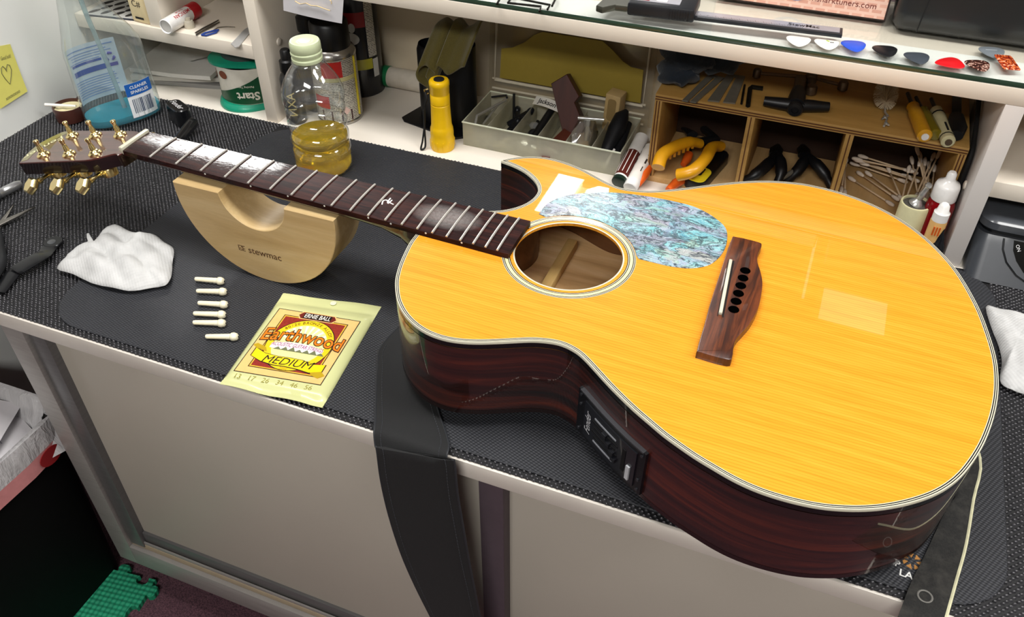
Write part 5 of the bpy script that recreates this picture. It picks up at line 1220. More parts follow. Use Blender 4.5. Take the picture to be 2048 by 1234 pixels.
tb('floor_panel', 0, w_, 0, d_, 0, 1.4); tb('front_wall', 0, w_, 0, 1.5, 1.4, TZ); tb('rear_wall', 0, w_, d_ - 1.5, d_, 1.4, TZ); tb('end_wall', 0, 1.5, 1.5, d_ - 1.5, 1.4, TZ); tb('end_wall', w_ - 1.5, w_, 1.5, d_ - 1.5, 1.4, TZ)
for x in (35, 72, 108, 147, 183): tb('divider', x - .7, x + .7, 1.5, d_ - 1.5, 1.4, TZ - 1)
MB().tube([(0, 0, TZ), (w_, 0, TZ), (w_, d_, TZ), (0, d_, TZ)], 1.3, 6, closed=True).build('rim', M('rim_pale', '#d9dcc6', .3), t)
# lid leaning behind with its yellow card
Yc = 352
t = thing('clear_lid', 'clear moulded lid leaning on the back panel behind the tray', 'lid', (100, Yc, B0), (R(-6), 0, 0))
lidm = clear_plastic('lid_clear', '#efeadd', .12, .04, .12)
MB().levels(ccw(rrect(-118, 122, 0, 140, 8)), [(0, 0), (0, 2)], X=XV).build('lid_panel', lidm, t)
for z in (18, 32, 46): MB().tube([(-112, -1, z), (116, -1, z)], 1.6, 6).build('moulded_rib', M('rib_pale', '#d2c8b2', .3), t)
MB().tube([(-108, -1.5, 134), (-108, -1.5, 44), (112, -1.5, 44), (112, -1.5, 134)], 1.8, 6).build('moulded_rib', M('rib_pale'), t)
YC2 = 346
cp = [at_y(x, y, YC2) for x, y in ((1000, 155), (1003, 97), (1025, 95), (1050, 84), (1068, 70), (1085, 64), (1205, 82), (1225, 100), (1245, 122), (1262, 134), (1287, 140), (1281, 206), (1140, 180))]
cc_ = sum(cp, Vector()) / len(cp); t = thing('yellow_card', 'dull yellow shaped card standing behind the compartment tray', 'card', (cc_.x, YC2, cc_.z - 40))
MB().levels(ccw([(p.x - cc_.x, p.z - cc_.z + 40) for p in cp]), [(0, -.6), (0, .6)], X=XV).build('card_sheet', M('mustard_card', '#94802f', .6, var=.04), t, smooth=0)
# contents
chrome = M('chrome_steel', '#d2d2ce', .25, .7); dsteel = M('dark_steel', '#3a3b3e', .3, .8)
def tz(x, y, z=0): return Vector((TX0 + x, TY0 + y, B0 + 1.6 + z))
def rod(name, label, cat, pts, r_, m, group=None, part='rod', n=8):
    c_ = Vector(pts[0]); t_ = thing(name, label, cat, tuple(c_), group=group)
    MB().tube([tuple(Vector(p) - c_) for p in pts], r_, n).build(part, m, t_); return t_
G1 = 'small hardware in the compartment tray'
rod('hex_key', 'long bent silver hex key in the first tray compartment', 'hex key', [tz(15, 8, 26), tz(12, 22, 34), tz(30, 60, 38), tz(34, 72, 38)], 2.0, chrome, G1)
rod('hex_key', 'short silver hex key crossing the first tray compartment', 'hex key', [tz(8, 52, 6), tz(22, 70, 28), tz(30, 88, 34)], 1.6, chrome, G1)
rod('hex_key', 'dark hex key lying at the back of the first tray compartment', 'hex key', [tz(6, 88, 30), tz(28, 90, 36), tz(33, 80, 38)], 1.6, dsteel, G1)
rod('metal_pin', 'thin silver pin on the floor of the first tray compartment', 'pin', [tz(6, 6, 3), tz(26, 12, 3)], 1.4, chrome, G1)
rod('metal_pin', 'silver pin leaning in the front of the third tray compartment', 'pin', [tz(80, 4, 26), tz(96, 7, 20)], 1.6, chrome, G1)
rod('metal_pin', 'long silver pin standing against the front of the third compartment', 'pin', [tz(78, 3, 24), tz(90, 5, 3)], 1.6, chrome, G1)
rod('metal_pin', 'silver pin against the front wall of the fourth compartment', 'pin', [tz(118, 3, 22), tz(136, 5, 12)], 1.6, chrome, G1)
rod('metal_pin', 'silver pin lying in the front of the fifth compartment', 'pin', [tz(150, 4, 24), tz(172, 6, 5)], 1.4, chrome, G1)
rod('steel_post', 'thin steel post standing at the back of the second compartment', 'post', [tz(44, 78, 2), tz(42, 84, 44)], 2.0, dsteel, G1)
for i, (x, y, z, rz, lb) in enumerate(((48, 20, 5, 60, 'front most'), (55, 40, 12, 75, 'middle'), (60, 62, 20, 50, 'rear most'), (52, 70, 12, 110, 'left most'))):
    c_ = tz(x, y, z); t_ = thing('black_plastic_part', 'black plastic hardware piece, %s in the second tray compartment' % lb, 'hardware', tuple(c_), (R(10), R(-18), R(rz)), group=G1)
    MB().box(-20, 20, -4, 4, -3, 4, 1.5).build('bar', M('black_hardware', '#14161c', .35), t_); MB().ball((18, 0, 2), 6, 12, (1, .8, .8)).build('knob', M('black_hardware'), t_)
for i, (x, y, z, r_, m_, lb) in enumerate(((84, 16, 8, 7, chrome, 'chrome cap at the front of the third tray compartment'), (98, 12, 6, 6, chrome, 'small chrome cap beside the front wall of the third compartment'), (90, 36, 14, 8, dsteel, 'dark round knob in the middle of the third compartment'), (84, 56, 16, 6, chrome, 'chrome button towards the back of the third compartment'), (95, 60, 18, 5, dsteel, 'dark metal button at the back of the third compartment'))):
    c_ = tz(x, y, z); t_ = thing('hardware_piece', lb, 'knob', tuple(c_), (R(40), R(20 * i), 0), group=G1)
    MB().lathe([(r_, -4), (r_, 2), (r_ * .8, 4), (.01, 4.5)], 16).build('knob_body', m_, t_); MB().cyl((0, 0, -16), (0, 0, -4), 2.2, n=10).build('stem', m_, t_)
rod('steel_tube', 'dark steel tube slanting up the third tray compartment', 'tube', [tz(88, 14, 4), tz(104, 82, 40)], 5.0, dsteel, G1, n=12)
c_ = tz(97, 70, 46); t_ = thing('name_tag', 'curved white tag reading Jackson on the third tray compartment', 'tag', tuple(c_), (R(38), 0, R(-14)), group=None)
MB().slab(12, 3, lambda a, b: ((a - .5) * 46, (b - .5) * 13, -10 * (a - .5) ** 2 * 2 + 2), .6).build('tag_strip', M('tag_white', '#dedbd2', .45), t_); text('lettering', 'Jackson', 9.5, M('black_dot'), t_, warp=lambda x, y: (x, y, -20 * (x / 46) ** 2 + 2.3), bold=.15)
for x, y, z, a_, w_, lb in ((50, 10, 3, 20, 9, 'pale plastic chip at the front of the second tray compartment'), (58, 22, 5, 70, 7, 'small cream chip behind the front one of the second compartment'), (92, 14, 3, 40, 8, 'cream plastic chip under the chrome caps of the third compartment'), (120, 14, 3, 10, 8, 'cream plastic chip before the brown offcut'), (24, 24, 3, 50, 7, 'pale chip on the floor of the first tray compartment'), (190, 14, 3, 15, 9, 'grey white chip at the front of the last tray compartment')):
    c_ = tz(x, y, z); t_ = thing('plastic_chip', lb, 'hardware', tuple(c_), (R(8), R(12), R(a_)), group=G1)
    MB().box(-w_, w_, -w_ * .5, w_ * .5, -1.5, 4, 1).build('chip_body', M('chip_cream', '#cfc5a6', .5), t_); MB().cyl((w_ * .4, 0, 3.5), (w_ * .4, 0, 6), 2, n=10).build('stud', M('chip_cream'), t_)
# brown block, cream block, silver t bar, bag of parts, black gripper
c_ = tz(133, 60, 26); t_ = thing('brown_clamp_block', 'reddish brown stepped wooden block sticking up out of the tray', 'block', tuple(c_), (R(-22), R(0), R(0)))
o_ = [(-32, 50), (-12, 66), (10, 40), (5, 31), (24, 2), (22, -14), (8, -24), (-4, -14)]
MB().levels(ccw(o_), [(.8, -9), (0, -8), (0, 8), (.8, 9)], X=XV).build('block', wood('red_brown_block', [(.3, '#3c1a14'), (.7, '#582a20')], 'z', 40, 8, .5, .5), t_, smooth=30)
c_ = tz(128, 22, 12); t_ = thing('brown_offcut', 'reddish brown offcut lying in the fourth tray compartment', 'block', tuple(c_), (R(8), R(-24), R(62)))
MB().box(-26, 26, -9, 9, -5, 5, 1).build('offcut', M('red_brown_plain', '#5f2d20', .45), t_)
c_ = tz(186, 84, 28); t_ = thing('cream_bone_block', 'cream open topped block standing up at the back of the tray', 'block', tuple(c_), (0, R(3), R(-8)))
MB().box(-11, 11, -8, 14, -10, 44, 2).build('block_body', M('bone_cream', '#b89d6c', .5), t_); MB().levels(ccw(rrect(-6, 6, 6, 38, 4)), [(0, -8.3), (0, -7.9)], X=XV).build('recess', M('bone_recess', '#8c7448', .6), t_)
c_ = tz(165, 32, 2); t_ = thing('t_handle_bar', 'silver T shaped bar standing in the fifth tray compartment', 'tool', tuple(c_))
MB().cyl((0, 0, 0), (2, 4, 50), 3.2, n=14).build('stem', chrome, t_); MB().cyl((-12, 2, 51), (22, 8, 52), 2.6, n=14).build('crossbar', chrome, t_)
c_ = tz(160, 40, 3); t_ = thing('parts_bag', 'crumpled clear bag with a cream part in the fifth tray compartment', 'bag', tuple(c_))
rnd = random.Random(9)
bb = MB(); bb.ball((0, 0, 20), 20, 16, (.75, 1.5, 1.3)); bb.v = [(x + 3 * math.sin(y * .3 + z * .4), y + 3 * math.sin(z * .5 + x), max(0, z + 3 * math.sin(x * .5 + y * .3))) for x, y, z in bb.v]
bb.build('bag_film', clear_plastic('bag_film', '#eeeae0', .2, .12, .15), t_, smooth=50); MB().box(-8, 8, -20, 16, 8, 20, 4, X=Matrix.Rotation(R(20), 4, 'Z')).build('cream_part', M('bone_cream'), t_)
c_ = tz(200, 40, 3); t_ = thing('black_gripper', 'black rubber gripper tool filling the last tray compartment', 'tool', tuple(c_))
MB().tube([(-4, -30, 6), (-2, -10, 18), (2, 10, 34), (4, 26, 46), (8, 34, 52)], [6, 9, 12, 10, 3], 12).build('grip', M('navy_black_rubber', '#0d1016', .5), t_); MB().tube([(10, -26, 6), (10, 10, 22), (12, 34, 34)], [5, 7, 5], 10).build('second_arm', M('navy_black_rubber'), t_)
rod('white_peg', 'white plastic peg at the front of the last tray compartment', 'peg', [tz(200, 6, 4), tz(206, 30, 18)], 5.0, M('glossy_white_plastic'), G1, n=12)

# ---------- markers beside the organiser
for (pa, pb2, r_, body, lb, stripes) in (((1238, 362), (1284, 276), 9.5, M('glossy_white_plastic'), 'tube with brown stripes leaning beside the tray', True), ((1262, 370), (1302, 297), 9.0, M('warm_white_plastic', '#e8e2da', .3), 'plain white tube between the striped tube and the organiser', False)):
    a = at_z(*pa, 8); b = at_z(*pb2, 26); t = thing('marker_tube', lb, 'tube', (a.x, a.y, B0), group='tubes beside the organiser')
    A_ = Vector((0, 0, r_ + .5)); B_ = Vector((b.x - a.x, b.y - a.y, 30)); X = Matrix.Translation(A_) @ (B_ - A_).to_track_quat('Z', 'Y').to_matrix().to_4x4(); L = (B_ - A_).length
    MB().lathe([(r_ - 2, 0), (r_, 1.5), (r_, L), (.01, L)], 26, X=X).build('tube_body', body, t)
    if stripes:
        MB().lathe([(r_ + .15, 8), (r_ + .15, L * .62)], 26, X=X, close=False).build('brown_wrap', M('brown_wrap', '#571f18', .35), t)
        for q in range(10):
            th = R(q * 36); MB().box(-.5, .5, r_ + .1, r_ + .4, 12, L * .6, X=X @ Matrix.Rotation(th, 4, 'Z')).build('white_stripe', M('glossy_white_plastic'), t, smooth=0)
        MB().lathe([(r_ - 1, -.6), (r_ + .3, 0), (r_ + .3, 5)], 26, X=X).build('end_cap', M('green_black_cap', '#17281f', .3), t)
    else:
        MB().lathe([(r_ - .5, -3), (r_ + .4, -2), (r_ + .4, 9)], 26, X=X).build('end_cap', M('glossy_white_plastic'), t)
        for q in range(16): MB().box(-.5 - q % 2, .8, r_ - .02, r_ + .25, 22 + (q % 4) * 14, 30 + (q % 4) * 14, X=X @ Matrix.Rotation(R(30 + 90 * (q // 4)), 4, 'Z')).build('print_mark', M('ink_brown'), t, smooth=0)

# ---------- plywood organiser with three compartments
OX0, OX1, OY0, OY1, OZ = 251.0, 603.0, 243.0, 374.0, 118.0
ply = wood('birch_plywood', [(.3, '#a8803f'), (.5, '#b98f4c'), (.7, '#c89e5b')], 'x', 20, 8, .8, .5)
plyf = wood('birch_plywood_floor', [(.3, '#c99c5e'), (.5, '#d9b076'), (.7, '#e2bd86')], 'y', 20, 8, .8, .5)
plye = M('ply_dark_veneer', '#5a3215', .6, var=.2, scale=200); plyl = M('ply_pale_veneer', '#c49a5a', .55, var=.12, scale=200)
t = thing('plywood_organiser', 'plywood organiser with three open compartments in the middle bay', 'organiser', (OX0, OY0, B0))
W_ = OX1 - OX0; D_ = OY1 - OY0; H_ = OZ - B0
def ob(nm, x0, x1, y0, y1, z0, z1, m=ply, bev=.4): return MB().box(x0, x1, y0, y1, z0, z1, bev).build(nm, m, t)
p = ob('top_board', 0, W_, 0, D_, H_ - 9, H_)
for z in (H_ - 7.4, H_ - 4.2): MB().box(.5, W_ - .5, -.25, .2, z, z + 1.5).build('ply_layer', plye, p, smooth=0)
p = ob('base_board', 0, W_, 0, D_, 0, 8, plyf)
for x in (0, W_ - 9):
    p = ob('side_board', x, x + 9, 0, D_, 8, H_ - 9)
    for q in (1.8, 5.2): MB().box(x + q, x + q + 1.5, -.25, .2, 8, H_ - 9).build('ply_layer', plye, p, smooth=0)
for x in (112, 224):
    p = ob('divider', x, x + 9, .6, D_, 8, H_ - 9)
    MB().box(x + 3.8, x + 5.2, .35, .8, 8, H_ - 9).build('ply_layer', plye, p, smooth=0)
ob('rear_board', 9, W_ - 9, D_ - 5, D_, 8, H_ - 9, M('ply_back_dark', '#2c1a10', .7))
ZT = OZ + .1
# cloth on the left of the organiser top
c = Vector((268, 286, ZT)); t = thing('dark_blue_cloth', 'dark blue cloth bundled on the left end of the organiser top', 'cloth', tuple(c))
bb = MB(); bb.ball((0, 0, 14), 26, 22, (1.0, 1.2, .55)); bb.ball((10, 8, 34), 26, 22, (1.4, 1.1, .8)); bb.ball((40, 20, 34), 26, 22, (1.3, 1.0, .9))
bb.v = [(x + 3 * math.sin(y * .22 + z * .3), y + 3 * math.sin(z * .3 + x * .2), max(.2, z + 2.5 * math.sin(x * .25 + y * .2))) for x, y, z in bb.v]
bb.build('bundle', M('navy_cotton', '#141d27', .95, var=.2, bump=.6, scale=350, sheen=.2), t, smooth=70)
# two slotted gauge plates
gm = M('gauge_steel', '#777368', .35, .3, var=.1)
for pts, lb in ((((1364, 203), (1392, 207), (1448, 158), (1418, 150)), 'left slotted steel gauge plate on the organiser top'), (((1415, 203), (1470, 209), (1490, 155), (1455, 150)), 'right slotted steel gauge plate on the organiser top')):
    P_ = [at_z(x, y, ZT) for x, y in pts]; c = sum(P_, Vector()) / 4; t = thing('gauge_plate', lb, 'gauge', (c.x, c.y, ZT), group='steel gauge plates')
    q = [p_ - c for p_ in P_]
    def gq(a, b, z): p_ = (q[0] * (1 - a) + q[1] * a) * (1 - b) + (q[3] * (1 - a) + q[2] * a) * b; return (p_.x, p_.y, z)
    for a0_, a1_ in ((0, .42), (.56, 1)):
        MB().slab(2, 2, lambda a, b: gq(a0_ + (a1_ - a0_) * a, b, 2.0), 1.8).build('plate_half', gm, t, smooth=20)
    MB().slab(2, 1, lambda a, b: gq(.42 + .14 * a, .93 + .07 * b, 2.0), 1.8).build('plate_bridge', gm, t, smooth=20)
# hex keys
a = at_z(1494, 208, ZT); t = thing('black_hex_key', 'thick black hex key lying on the organiser top', 'hex key', (a.x, a.y, ZT))
MB().tube([tuple(at_z(x, y, ZT + 3) - a) for x, y in ((1496, 211), (1500, 178), (1503, 174), (1526, 177))], 3.0, 6).build('rod', M('black_oxide', '#15140f', .4, .5), t, smooth=20)
t = thing('thin_hex_key', 'thin dark hex key beside the thick black one on the organiser top', 'hex key', (a.x - 6, a.y, ZT)); MB().tube([tuple(at_z(x, y, ZT + 2) - a) for x, y in ((1493, 209), (1499, 172))], 1.5, 6).build('rod', M('black_oxide'), t)
# T handle tool
c = at_z(1592, 212, ZT); t = thing('tee_handle_tool', 'black handled T shaped tool on the organiser top', 'tool', (c.x, c.y, ZT))
bh = M('black_tool_rubber', '#0e0f12', .4)
MB().tube([tuple(at_z(x, y, ZT + 9) - c) for x, y in ((1528, 202), (1560, 207), (1590, 211), (1625, 212), (1658, 214))], [5.5, 7, 8, 7, 5.5], 14).build('crossbar', bh, t)
MB().tube([tuple(at_z(x, y, ZT + 9) - c) for x, y in ((1590, 214), (1594, 196), (1597, 182))], [11, 10, 8], 16).build('hub', bh, t)
MB().tube([tuple(at_z(x, y, ZT + 9) - c) for x, y in ((1597, 184), (1601, 160))], 7, 14).build('socket', M('dull_bronze_steel', '#6b5a48', .4, .7), t)
e = at_z(1591, 216, ZT + 9) - c; MB().lathe([(9, 0), (9, 4), (7.5, 6), (4, 6.4), (3.5, 5), (.01, 5)], 18, X=Matrix.Translation(e) @ Matrix.Rotation(R(90), 4, 'X')).build('end_disc', bh, t)
c = at_z(1620, 165, ZT); t = thing('ratchet_lever', 'slim steel lever with end joints at the back of the organiser top', 'tool', (c.x, c.y, ZT))
bz = M('dull_bronze_steel'); MB().tube([tuple(at_z(x, y, ZT + 6) - c) for x, y in ((1512, 146), (1560, 150), (1625, 155), (1690, 172))], 2.2, 10).build('shaft', bz, t)
for x, y, r_ in ((1514, 147, 5), (1622, 157, 7), (1686, 172, 6), (1622, 180, 7)):
    e = at_z(x, y, ZT + 6) - c; MB().lathe([(r_ * .8, -5), (r_, -4), (r_, 4), (r_ * .8, 6), (.01, 6)], 16, c=tuple(e)).build('joint', bz, t)
MB().tube([tuple(at_z(x, y, ZT + 6) - c) for x, y in ((1622, 157), (1622, 182))], 5, 12).build('stub', bz, t)
# bottle brush
c = at_z(1773, 215, ZT); t = thing('wire_brush', 'small round wire brush with a twisted handle on the organiser top', 'brush', (c.x, c.y, ZT))
a0_ = at_z(1773, 172, ZT + 16) - c; a1_ = at_z(1772, 205, ZT + 12) - c; rnd = random.Random(4); br = MB()
for i in range(420):
    s_ = rnd.random(); th = rnd.uniform(0, 6.28); p_ = a0_.lerp(a1_, s_); r_ = 14 * (.55 + .45 * math.sin(s_ * 2.6 + .4)); d_ = Vector((math.cos(th), .25 * math.sin(th * 3), math.sin(th)))
    q_ = p_ + d_ * r_ + Vector((0, -3, 0)); q_.z = max(q_.z, .4); br.tube([tuple(p_), tuple(q_)], [.35, .2], 3)
br.build('bristles', M('pale_bristle', '#b9a98c', .6), t)['kind'] = 'stuff'
MB().tube([tuple(at_z(x, y, ZT + 4) - c) for x, y in ((1772, 200), (1770, 225), (1776, 232), (1764, 238), (1768, 232), (1774, 238), (1770, 247), (1777, 250), (1772, 244), (1768, 252))], 1.3, 8).build('twisted_handle', chrome, t)
# screwdrivers
def driver(name, label, pa, pb2, r_, m, shaft, cap=None, ex=None):
    a = at_z(*pa, ZT + r_); b = at_z(*pb2, ZT + r_); t_ = thing(name, label, 'screwdriver', (a.x, a.y, ZT), group='screwdrivers on the organiser top')
    d_ = (b - a); L_ = d_.length; X = Matrix.Translation((0, 0, r_ + .2)) @ Matrix.Rotation(math.atan2(d_.y, d_.x), 4, 'Z') @ Matrix.Rotation(R(90), 4, 'Y')
    MB().lathe([(.01, 0), (r_ * .8, .3), (r_, 2), (r_, L_ * .8), (r_ * .75, L_ * .9), (r_ * .9, L_), (.01, L_)], 14, X=X).build('handle', m, t_)
    MB().cyl((0, 0, L_ - 1), (0, 0, L_ + shaft), r_ * .3, n=10, X=X).build('shaft', dsteel, t_)
    if cap: MB().lathe([(.01, -.8), (r_ * .5, -.8), (r_ * .5, 1)], 14, X=X).build('end_dot', cap, t_)
    if ex:
        MB().lathe([(r_ * 1.03, 8), (r_ * 1.03, 10)], 14, X=X, close=False).build('ring', M('black_gap'), t_); MB().lathe([(r_ * 1.03, L_ * .8), (r_ * 1.03, L_ * .84)], 14, X=X, close=False).build('ring', M('black_gap'), t_)
        for q in range(3): MB().box(-1, 1, r_ - .3, r_ + .5, 14 + q * 9, 32 + q * 7, X=X @ Matrix.Rotation(R(90 + q * 60), 4, 'Z')).build('print_stripe', M('black_gap'), t_, smooth=0)
    return t_
driver('screwdriver', 'yellow handled screwdriver on the organiser top', (1850, 274), (1826, 214), 8, M('amber_handle', '#d59a1e', .3, coat=.3), 34, M('glossy_white_plastic'))
driver('screwdriver', 'translucent olive handled screwdriver between the yellow and cream ones', (1872, 272), (1846, 222), 7, M('olive_translucent', '#8a7a1e', .25, trans=.3), 34)
driver('screwdriver', 'cream handled screwdriver with black marks on the organiser top', (1897, 285), (1872, 222), 7.5, M('cream_handle', '#cfc9a0', .35), 30, M('dull_bronze_steel'), True)
a = at_z(1920, 275, ZT + 8); t = thing('black_file', 'tool with black oval grip and flat grey blade at the right end of the organiser', 'file', (a.x - 5, a.y, ZT))
MB().tube([(0, 0, 9), (1, 20, 10), (1, 48, 9)], [8, 11, 8], 14, flat=.75).build('grip', M('black_tool_rubber'), t); MB().box(-4, 6, 46, 110, 7, 10, .5).build('blade', dsteel, t)
t = thing('black_cable', 'black cable running down between the organiser and the upright', 'cable', (607.5, 243, B0))
MB().tube(spline([(-2, 110, 150), (-1.5, 60, 140), (-.5, 20, 124), (-.2, 2, 112), (0, -1.5, 80), (0, -1, 30)], 5, closed=False), 2.6, 10).build('cord', M('black_cord'), t)

# ---- compartment one: yellow handled pliers, orange handles, tape measure
ZC = B0 + 8.0
yh = M('yellow_vinyl_grip', '#d99a16', .35, var=.05, coat=.2); orr = M('orange_plastic', '#e2601a', .4)
t = thing('yellow_pliers', 'pliers with thick curved yellow grips in the left compartment', 'pliers', (295, 262, ZC))
def loc(px, py, z, o_): return tuple(at_z(px, py, z) - Vector(o_))
o_ = (295, 262, ZC)
MB().tube(spline([loc(1316, 335, 34, o_), loc(1325, 310, 42, o_), loc(1350, 293, 44, o_), loc(1380, 284, 42, o_), loc(1400, 287, 34, o_)], 5, closed=False), [8.5] * 8 + [8.0] * 8 + [7] * 5, 16, flat=.85).build('grip', yh, t)
MB().tube(spline([loc(1356, 350, 26, o_), loc(1385, 342, 34, o_), loc(1410, 318, 40, o_), loc(1424, 295, 40, o_), loc(1440, 293, 32, o_)], 5, closed=False), [9] * 8 + [8.5] * 8 + [8] * 5, 16, flat=.85).build('grip', yh, t)
MB().tube([loc(1385, 270, 20, o_), loc(1375, 262, 14, o_), loc(1365, 255, 10, o_)], [8, 6, 3], 10, flat=.6).build('jaw', dsteel, t); MB().tube([loc(1395, 285, 28, o_), loc(1430, 280, 24, o_), loc(1405, 255, 14, o_)], [6, 7, 5], 10).build('pivot_body', dsteel, t)
for i in range(6):
    e = Vector(loc(1340 + i * 9, 314 - i * 4.2, 36.5 + i * .5, o_)); MB().box(-1.6, 1.6, -.6, .6, -3, 3, X=Matrix.Translation(e) @ Matrix.Rotation(R(25), 4, 'Z')).build('raised_letter', M('amber_shade', '#a8700c', .4), t)
for pts, lb in ((((1276, 369, 6), (1288, 350, 12), (1304, 322, 16)), 'orange handled tool sticking out beside the white tube'), (((1336, 380, 6), (1352, 366, 8), (1378, 352, 10)), 'orange handled tool lying in front of the left compartment'), (((1366, 330, 10), (1374, 318, 14), (1378, 308, 16)), 'short orange handled tool between the yellow grips')):
    a = at_z(*pts[0]); t = thing('orange_tool', lb, 'tool', (a.x, a.y, B0 + .5), group='orange handled tools')
    MB().tube([tuple(at_z(*p_) - Vector((a.x, a.y, B0 + .5))) for p_ in pts], [4.0, 6.2, 5.6], 12).build('handle', orr, t)
    b = at_z(*pts[-1]) - Vector((a.x, a.y, B0 + .5)); d_ = (at_z(*pts[-1]) - at_z(*pts[-2])).normalized(); MB().cyl(tuple(b - d_ * 2), tuple(b + d_ * 24), 2.2, n=10).build('shaft', dsteel, t)
o_ = at_z(1400, 358, B0 + 8); t = thing('utility_knife', 'black and yellow knife body with a small white label in the left compartment', 'knife', (o_.x, o_.y, ZC))
A_ = at_z(1388, 368, 10) - Vector((o_.x, o_.y, ZC)); B_ = at_z(1432, 318, 12) - Vector((o_.x, o_.y, ZC)); X = along(A_, B_); L = (B_ - A_).length
MB().levels(ccw(rrect(-4, L + 14, -14, 14, 9)), [(1.5, -8), (0, -6), (0, 6), (1.5, 8)], X=X).build('body', M('black_knife', '#101113', .4), t, smooth=40)
MB().levels(ccw(rrect(-6, L * .42, -13, 11, 9)), [(0, 7.8), (.5, 9)], X=X).build('yellow_face', M('yellow_knife', '#e5cf22', .35), t, smooth=40)
MB().levels(ccw(rrect(8, 26, -4, 4, 2)), [(0, 8.9), (0, 9.2)], X=X).build('label', M('black_gap'), t); text('lettering', 'OLFA', 5, M('glossy_white_plastic'), t, X=X @ Matrix.Translation((17, 0, 9.4)))
MB().tube([tuple(X @ Vector(v_)) for v_ in ((L * .5, 13, 5), (L + 4, 13, 5), (L + 12, 4, 5))], 1.8, 8).build('yellow_trim', M('yellow_knife'), t)
# ---- compartment two: black pliers
for pts_a, pts_b, head, lb in ((((1478, 366, 10), (1510, 350, 24), (1538, 326, 30), (1550, 310, 26)), ((1552, 372, 8), (1562, 345, 22), (1560, 322, 28), (1554, 308, 26)), (1556, 290, 18), 'black handled pliers on the left of the middle compartment'),
                               (((1570, 366, 8), (1592, 345, 18), (1606, 325, 26), (1608, 312, 26)), ((1664, 376, 8), (1650, 350, 20), (1632, 328, 28), (1612, 312, 26)), (1606, 290, 18), 'black handled pliers on the right of the middle compartment')):
    a = at_z(pts_a[1][0], pts_a[1][1], ZC); o_ = Vector((a.x, a.y, ZC)); t = thing('black_pliers', lb, 'pliers', tuple(o_), group='black pliers in the organiser')
    for pp2 in (pts_a, pts_b):
        MB().tube(spline([tuple(at_z(*p_) - o_) for p_ in pp2], 4, closed=False), [5.5] * 4 + [7.5] * 5 + [6] * 4, 12).build('grip', M('black_tool_rubber'), t)
    h_ = at_z(*head) - o_; j_ = at_z(*pts_a[3]) - o_
    MB().tube([tuple(j_), tuple(j_.lerp(h_, .5)), tuple(h_)], [8, 9, 3], 10, flat=.6).build('jaws', M('black_oxide'), t)
for i, (p_, q_, lb) in enumerate((((1528, 360, 10), (1522, 366, 8), 'pale wooden stick tip left of the black pliers'), ((1548, 362, 10), (1540, 368, 8), 'pale wooden stick tip beside the left black pliers'))):
    pass
rod('steel_punch', 'slim grey steel punch lying across the middle compartment', 'punch', [at_z(1552, 362, 14), at_z(1604, 334, 22)], 3.4, M('gauge_steel'), None, n=12)
# ---- compartment three: cotton swabs
stick_m = M('swab_stick', '#d8bd9a', .6); cot = M('cotton_tip', '#e6d6c4', .95, bump=.5, scale=600)
sw_t = MB().tube([(0, 0, 0), (75, 0, 0)], 1.15, 8); ms_ = sw_t.mesh('swab_stick'); ms_.materials.append(stick_m)
ti = MB().lathe([(.01, -1), (1.6, -.4), (2.5, 2.5), (2.6, 6), (2.0, 10), (1.1, 13)], 12, X=Matrix.Rotation(R(90), 4, 'Y')); mt_ = ti.mesh('swab_tip'); mt_.materials.append(cot)
for m_ in (ms_, mt_): m_.polygons.foreach_set('use_smooth', [True] * len(m_.polygons)); m_.update()
sw = [((1694, 352), (1790, 413), 4, 4), ((1712, 342), (1800, 402), 5, 7), ((1735, 346), (1806, 398), 7, 9), ((1778, 340), (1806, 404), 14, 6), ((1703, 312), (1826, 352), 10, 9), ((1722, 312), (1830, 345), 16, 12), ((1700, 325), (1815, 365), 6, 7), ((1720, 322), (1822, 340), 20, 16),
      ((1838, 315), (1852, 380), 34, 8), ((1871, 318), (1842, 378), 34, 8), ((1850, 325), (1846, 385), 24, 6), ((1858, 326), (1856, 390), 22, 6), ((1828, 330), (1835, 372), 20, 8), ((1868, 336), (1862, 388), 18, 6), ((1815, 350), (1804, 400), 22, 10), ((1836, 335), (1815, 390), 26, 10),
      ((1683, 378), (1692, 322), 6, 12), ((1690, 384), (1690, 330), 4, 8), ((1860, 322), (1838, 372), 30, 12), ((1845, 318), (1858, 372), 28, 10), ((1735, 330), (1822, 358), 14, 10), ((1712, 318), (1820, 342), 22, 20)]
placew = ['lowest on the pile', 'second from the front', 'third from the front', 'leaning against the long ones', 'lying far left at the back', 'topmost of the long row', 'in the middle of the long row', 'rear one of the long row', 'standing tallest', 'crossing the tallest', 'upright behind the cream knob', 'upright right of the knob', 'left of the upright ones', 'right most upright', 'forked to the left', 'slanting behind the knob', 'against the left divider', 'beside the left divider', 'crossing at the back', 'steep at the back', 'deep in the long row', 'back left on the row']
for (pa, pb2, z0, z1), w_ in zip(sw, placew):
    a = at_z(*pa, ZC + z0); b = at_z(*pb2, ZC + z1); d_ = (b - a); L = d_.length; d_.normalize()
    # keep each swab its real 75 mm length around its middle
    mid = (a + b) / 2; a = mid - d_ * 37.5; b = mid + d_ * 37.5
    if a.y > 366: sh_ = a.y - 366; a.y -= sh_
    if a.z < ZC + 3: a.z = ZC + 3
    t_ = thing('cotton_swab', 'cotton swab %s in the right compartment' % w_, 'cotton swab', tuple(a), group='cotton swabs in the organiser')
    X = along((0, 0, 0), tuple(d_)); 
    for nm, me_, off in (('stick', ms_, 0), ('tip', mt_, 0), ('tip', mt_, 1)):
        o2 = bpy.data.objects.new(nm, me_); col.objects.link(o2); o2.parent = t_
        o2.matrix_local = X if not off else X @ Matrix.Translation((75 * MM, 0, 0)) @ Matrix.Rotation(R(180), 4, 'Z')
